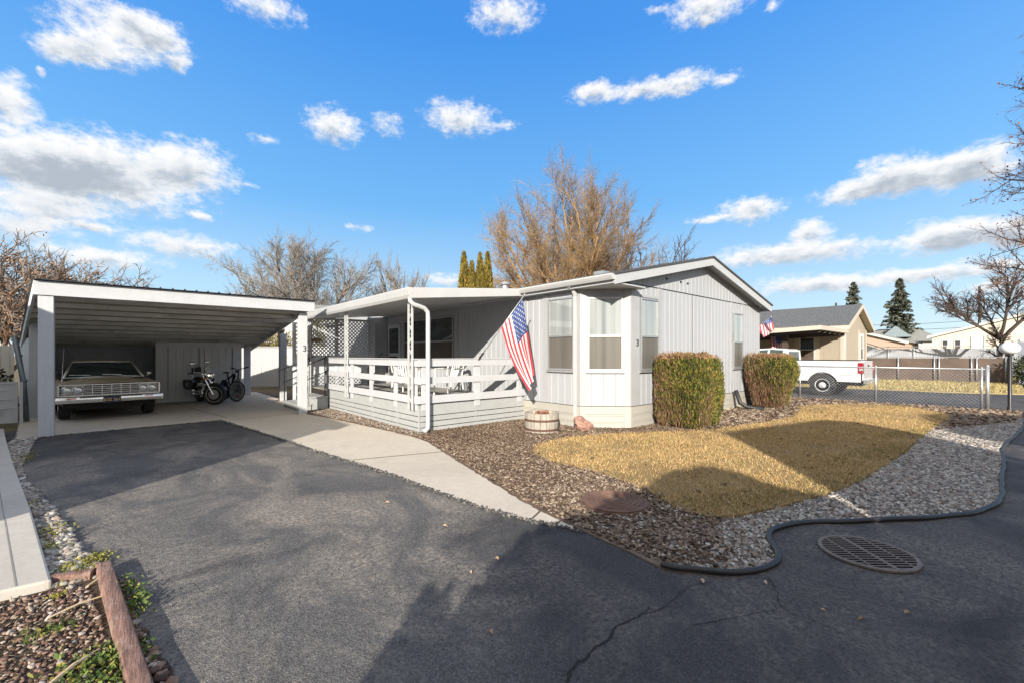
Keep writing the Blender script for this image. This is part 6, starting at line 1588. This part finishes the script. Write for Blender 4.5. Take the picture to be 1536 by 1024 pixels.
S4 = S4 + [bk(16.9,-.3,9), bk(11.75,.02,9)]
leafy_caster('shadow_evergreen', 'tall unseen evergreen along the road, shaped to shade the far gravel', S4, 2.0, 16000, 5)
# ------------------------------------------------------------------ light, sky, camera
LIGHT = Vector((1.15, 1.0, -.56)).normalized()
EL = math.asin(-LIGHT.z)
sun = bpy.data.lights.new('sun', 'SUN'); so = bpy.data.objects.new('sun', sun); COL.objects.link(so)
so.rotation_euler = LIGHT.to_track_quat('-Z', 'Y').to_euler()
sun.energy = SUN_E; sun.angle = radians(.5); sun.color = (1.0, .925, .81)
W = bpy.data.worlds.new('World'); SC.world = W; W.use_nodes = True
nt = W.node_tree; nt.nodes.clear()
out = nt.nodes.new('ShaderNodeOutputWorld'); bg = nt.nodes.new('ShaderNodeBackground')
bg.inputs['Strength'].default_value = SKY_S; nt.links.new(bg.outputs[0], out.inputs[0])
sky = nt.nodes.new('ShaderNodeTexSky'); sky.sky_type = 'NISHITA'; sky.sun_disc = False
sky.sun_elevation = EL; sky.sun_rotation = SKY_ROT; sky.air_density = 1.0; sky.dust_density = .3; sky.ozone_density = 2.0
CL = [(92.35,27.51,3.94,1.51,1),(88.41,29.48,3.14,1.75,1),(94.8,26.03,2.34,1.09,.9),(92.35,29.82,5.09,1.25,.62),(86.26,27.98,.94,.71,.8),(96.25,23.95,.36,.35,.8),(98.0,21.01,1.81,2.01,1),(96.25,17.17,4.43,2.39,1),(90.93,18.25,5.09,2.48,1),(85.02,19.16,3.79,2.67,1),(93.71,15.64,9.28,2.2,1),(95.84,12.82,4.71,1.49,1),(97.43,10.93,3.47,1.01,.9),(92.81,11.81,1.37,.43,.7),(86.26,11.33,5.28,1.35,.9),(92.35,9.12,4.86,1.0,.9),(71.21,25.94,3.31,1.85,1),(64.77,26.97,2.28,1.35,.6),(55.64,28.4,4.78,1.83,1),(49.77,27.89,2.47,.62,.5),(49.77,38.11,4.58,1.75,.9),(24.61,36.12,4.55,1.57,1),(30.34,37.09,1.43,.53,.6),(17.71,34.41,1.16,.46,.6),(38.17,30.78,3.07,1.15,1),(32.34,30.3,3.89,1.07,1),(26.85,30.21,3.18,1.1,.95),(22.45,29.71,1.7,.77,.8),(11.12,16.29,3.04,1.16,.9),(7.95,17.26,3.28,1.7,1),(4.6,16.41,3.4,1.57,1),(1.39,16.64,2.5,1.86,1),(20.02,16.31,3.39,1.42,.95),(24.61,15.98,2.05,.52,.8),(14.4,13.01,2.16,1.31,1),(19.69,11.18,5.05,1.33,.95),(12.81,10.92,5.48,1.17,.95),(4.6,10.93,2.81,1.65,1),(1.39,10.73,3.43,1.38,1),(-1.1,10.22,2.19,1.32,1),(5.52,7.78,3.04,.69,.8),(1.39,7.65,3.43,.88,.9),(15.81,7.64,4.96,1.16,.85),(10.03,7.38,4.82,.95,.85),(.4,5.83,2.72,.7,.8),(78.65,34.86,4.64,1.24,.75),(57.2,9.67,3.62,.93,.8),(84.67,14.6,1.1,.47,.7),(78.65,23.25,1.59,.58,.6),(68.13,15.34,1.57,.46,.6),(80.41,18.34,1.28,.47,.6),(24.61,34.89,.88,.32,.5)]
def mth(op, a, b=None, c=None, clamp=False):
    n = nt.nodes.new('ShaderNodeMath'); n.operation = op; n.use_clamp = clamp
    for i, x in enumerate((a, b, c)):
        if x is None: continue
        if isinstance(x, (int, float)): n.inputs[i].default_value = x
        else: nt.links.new(x, n.inputs[i])
    return n.outputs[0]
def vec(op, a, b):
    n = nt.nodes.new('ShaderNodeVectorMath'); n.operation = op
    for i, x in enumerate((a, b)):
        if isinstance(x, (tuple, list)): n.inputs[i].default_value = x
        elif x is not None: nt.links.new(x, n.inputs[i])
    return n.outputs['Value'] if op == 'LENGTH' else n.outputs['Vector']
tc = nt.nodes.new('ShaderNodeTexCoord').outputs['Generated']
sp = nt.nodes.new('ShaderNodeSeparateXYZ'); nt.links.new(tc, sp.inputs[0])
az = mth('MULTIPLY', mth('ARCTAN2', sp.outputs[1], sp.outputs[0]), 180/pi)
el = mth('MULTIPLY', mth('ARCSINE', sp.outputs[2]), 180/pi)
skr = nt.nodes.new('ShaderNodeValToRGB'); E_ = skr.color_ramp.elements
while len(E_) < len(SKYR): E_.new(.5)
for i, (p_, c_) in enumerate(SKYR): E_[i].position = p_; E_[i].color = (*[v/(SKY_S*2**EXPO) for v in c_], 1)
nt.links.new(mth('DIVIDE', el, 60.0, clamp=True), skr.inputs[0])
hs = nt.nodes.new('ShaderNodeMix'); hs.data_type = 'RGBA'; hs.inputs[0].default_value = .88; nt.links.new(sky.outputs[0], hs.inputs[6]); nt.links.new(skr.outputs[0], hs.inputs[7])
cb = nt.nodes.new('ShaderNodeCombineXYZ'); nt.links.new(az, cb.inputs[0]); nt.links.new(el, cb.inputs[1])
pz = cb.outputs[0]
def wn(scale, detail, rough, sc=(1,1,1)):
    n = nt.nodes.new('ShaderNodeTexNoise'); n.inputs['Scale'].default_value = scale; n.inputs['Detail'].default_value = detail; n.inputs['Roughness'].default_value = rough
    nt.links.new(vec('MULTIPLY', pz, sc), n.inputs['Vector']); return n
wob = wn(.55, 3, .5, (.7,1.1,1))
w1 = vec('MULTIPLY', vec('SUBTRACT', wob.outputs['Color'], (.5,.5,.5)), (2.6,1.5,0))
pw = vec('ADD', pz, w1)
S = None; V = None
for a, e, rx, ry, wt in CL:
    q = vec('MULTIPLY', vec('SUBTRACT', pw, (a, e, 0)), (1/(rx*1.30), 1/(ry*1.35), 0))
    d = mth('MULTIPLY', mth('SUBTRACT', 1.0, vec('LENGTH', q, None), clamp=True), wt)
    s = nt.nodes.new('ShaderNodeSeparateXYZ'); nt.links.new(q, s.inputs[0])
    if S is None: S = d; V = mth('MULTIPLY', d, s.outputs[1])
    else: S = mth('ADD', S, d); V = mth('MULTIPLY_ADD', d, s.outputs[1], V)
vv = mth('DIVIDE', V, mth('ADD', S, .001))
det = wn(.85, 9, .62, (.75,1.15,1)).outputs[0]
det2 = wn(2.2, 9, .65, (.7,1.2,1)).outputs[0]
dens = mth('ADD', S, mth('MULTIPLY', mth('SUBTRACT', det, .5), 1.2))
dens = mth('ADD', dens, mth('MULTIPLY', mth('SUBTRACT', det2, .5), .75))
mr = nt.nodes.new('ShaderNodeMapRange'); mr.interpolation_type = 'SMOOTHSTEP'; nt.links.new(dens, mr.inputs[0]); mr.inputs[1].default_value = .06; mr.inputs[2].default_value = .85
gate = nt.nodes.new('ShaderNodeMapRange'); gate.interpolation_type = 'SMOOTHSTEP'; nt.links.new(S, gate.inputs[0]); gate.inputs[1].default_value = .0; gate.inputs[2].default_value = .16
mask = mth('MULTIPLY', mr.outputs[0], gate.outputs[0])
# sunlit tops, grey undersides
lit = mth('ADD', mth('MULTIPLY', vv, 1.0), mth('MULTIPLY', mth('SUBTRACT', det, .5), 1.1))
thick = mth('MULTIPLY', mth('SUBTRACT', S, .35), .75)
lit = mth('SUBTRACT', lit, thick)
cr = nt.nodes.new('ShaderNodeValToRGB'); el_ = cr.color_ramp.elements
el_[0].position = .0; el_[0].color = (*[x*CLOUD for x in (.46,.52,.60)], 1); el_[1].position = 1; el_[1].color = (*[x*CLOUD for x in (1.0,1.0,1.0)], 1)
em = cr.color_ramp.elements.new(.45); em.color = (*[x*CLOUD for x in (.80,.84,.89)], 1)
m2 = nt.nodes.new('ShaderNodeMapRange'); nt.links.new(lit, m2.inputs[0]); m2.interpolation_type = 'SMOOTHSTEP'; m2.inputs[1].default_value = -.92; m2.inputs[2].default_value = .10
nt.links.new(m2.outputs[0], cr.inputs[0])
mx = nt.nodes.new('ShaderNodeMix'); mx.data_type = 'RGBA'; nt.links.new(mask, mx.inputs[0]); nt.links.new(hs.outputs[2], mx.inputs[6]); nt.links.new(cr.outputs[0], mx.inputs[7])
# unseen sky overhead and behind the viewer, whitened to add warm fill light
hi = nt.nodes.new('ShaderNodeMapRange'); hi.interpolation_type = 'SMOOTHSTEP'; nt.links.new(el, hi.inputs[0]); hi.inputs[1].default_value = 44; hi.inputs[2].default_value = 60; hi.inputs[4].default_value = .85
sd_ = mth('ADD', mth('MULTIPLY', sp.outputs[0], LIGHT.x), mth('MULTIPLY', sp.outputs[1], LIGHT.y))
hz_ = nt.nodes.new('ShaderNodeMapRange'); hz_.interpolation_type = 'SMOOTHSTEP'; nt.links.new(sd_, hz_.inputs[0]); hz_.inputs[1].default_value = .05; hz_.inputs[2].default_value = -.35; hz_.inputs[4].default_value = .85
fill_mask = mth('MAXIMUM', hi.outputs[0], hz_.outputs[0])
vm = nt.nodes.new('ShaderNodeMix'); vm.data_type = 'RGBA'; nt.links.new(fill_mask, vm.inputs[0]); nt.links.new(mx.outputs[2], vm.inputs[6]); vm.inputs[7].default_value = (*[v*SKY_FILL/(SKY_S*2**EXPO) for v in (1.0,.95,.87)], 1)
nt.links.new(vm.outputs[2], bg.inputs['Color'])
W.cycles.sampling_method = 'MANUAL'; W.cycles.sample_map_resolution = 512
cam = bpy.data.cameras.new('camera'); co = bpy.data.objects.new('camera', cam); COL.objects.link(co)
co.location = (0, 0, CAMH); co.rotation_euler = (pi/2, 0, radians(48.8-90))
cam.sensor_width = 36; cam.lens = 36*650/1536; cam.shift_x = 0; cam.shift_y = 20/1536
cam.clip_start = .05; cam.clip_end = 3000
SC.camera = co
SC.view_settings.view_transform = 'Standard'; SC.view_settings.look = 'None'; SC.view_settings.exposure = EXPO; SC.view_settings.gamma = 1
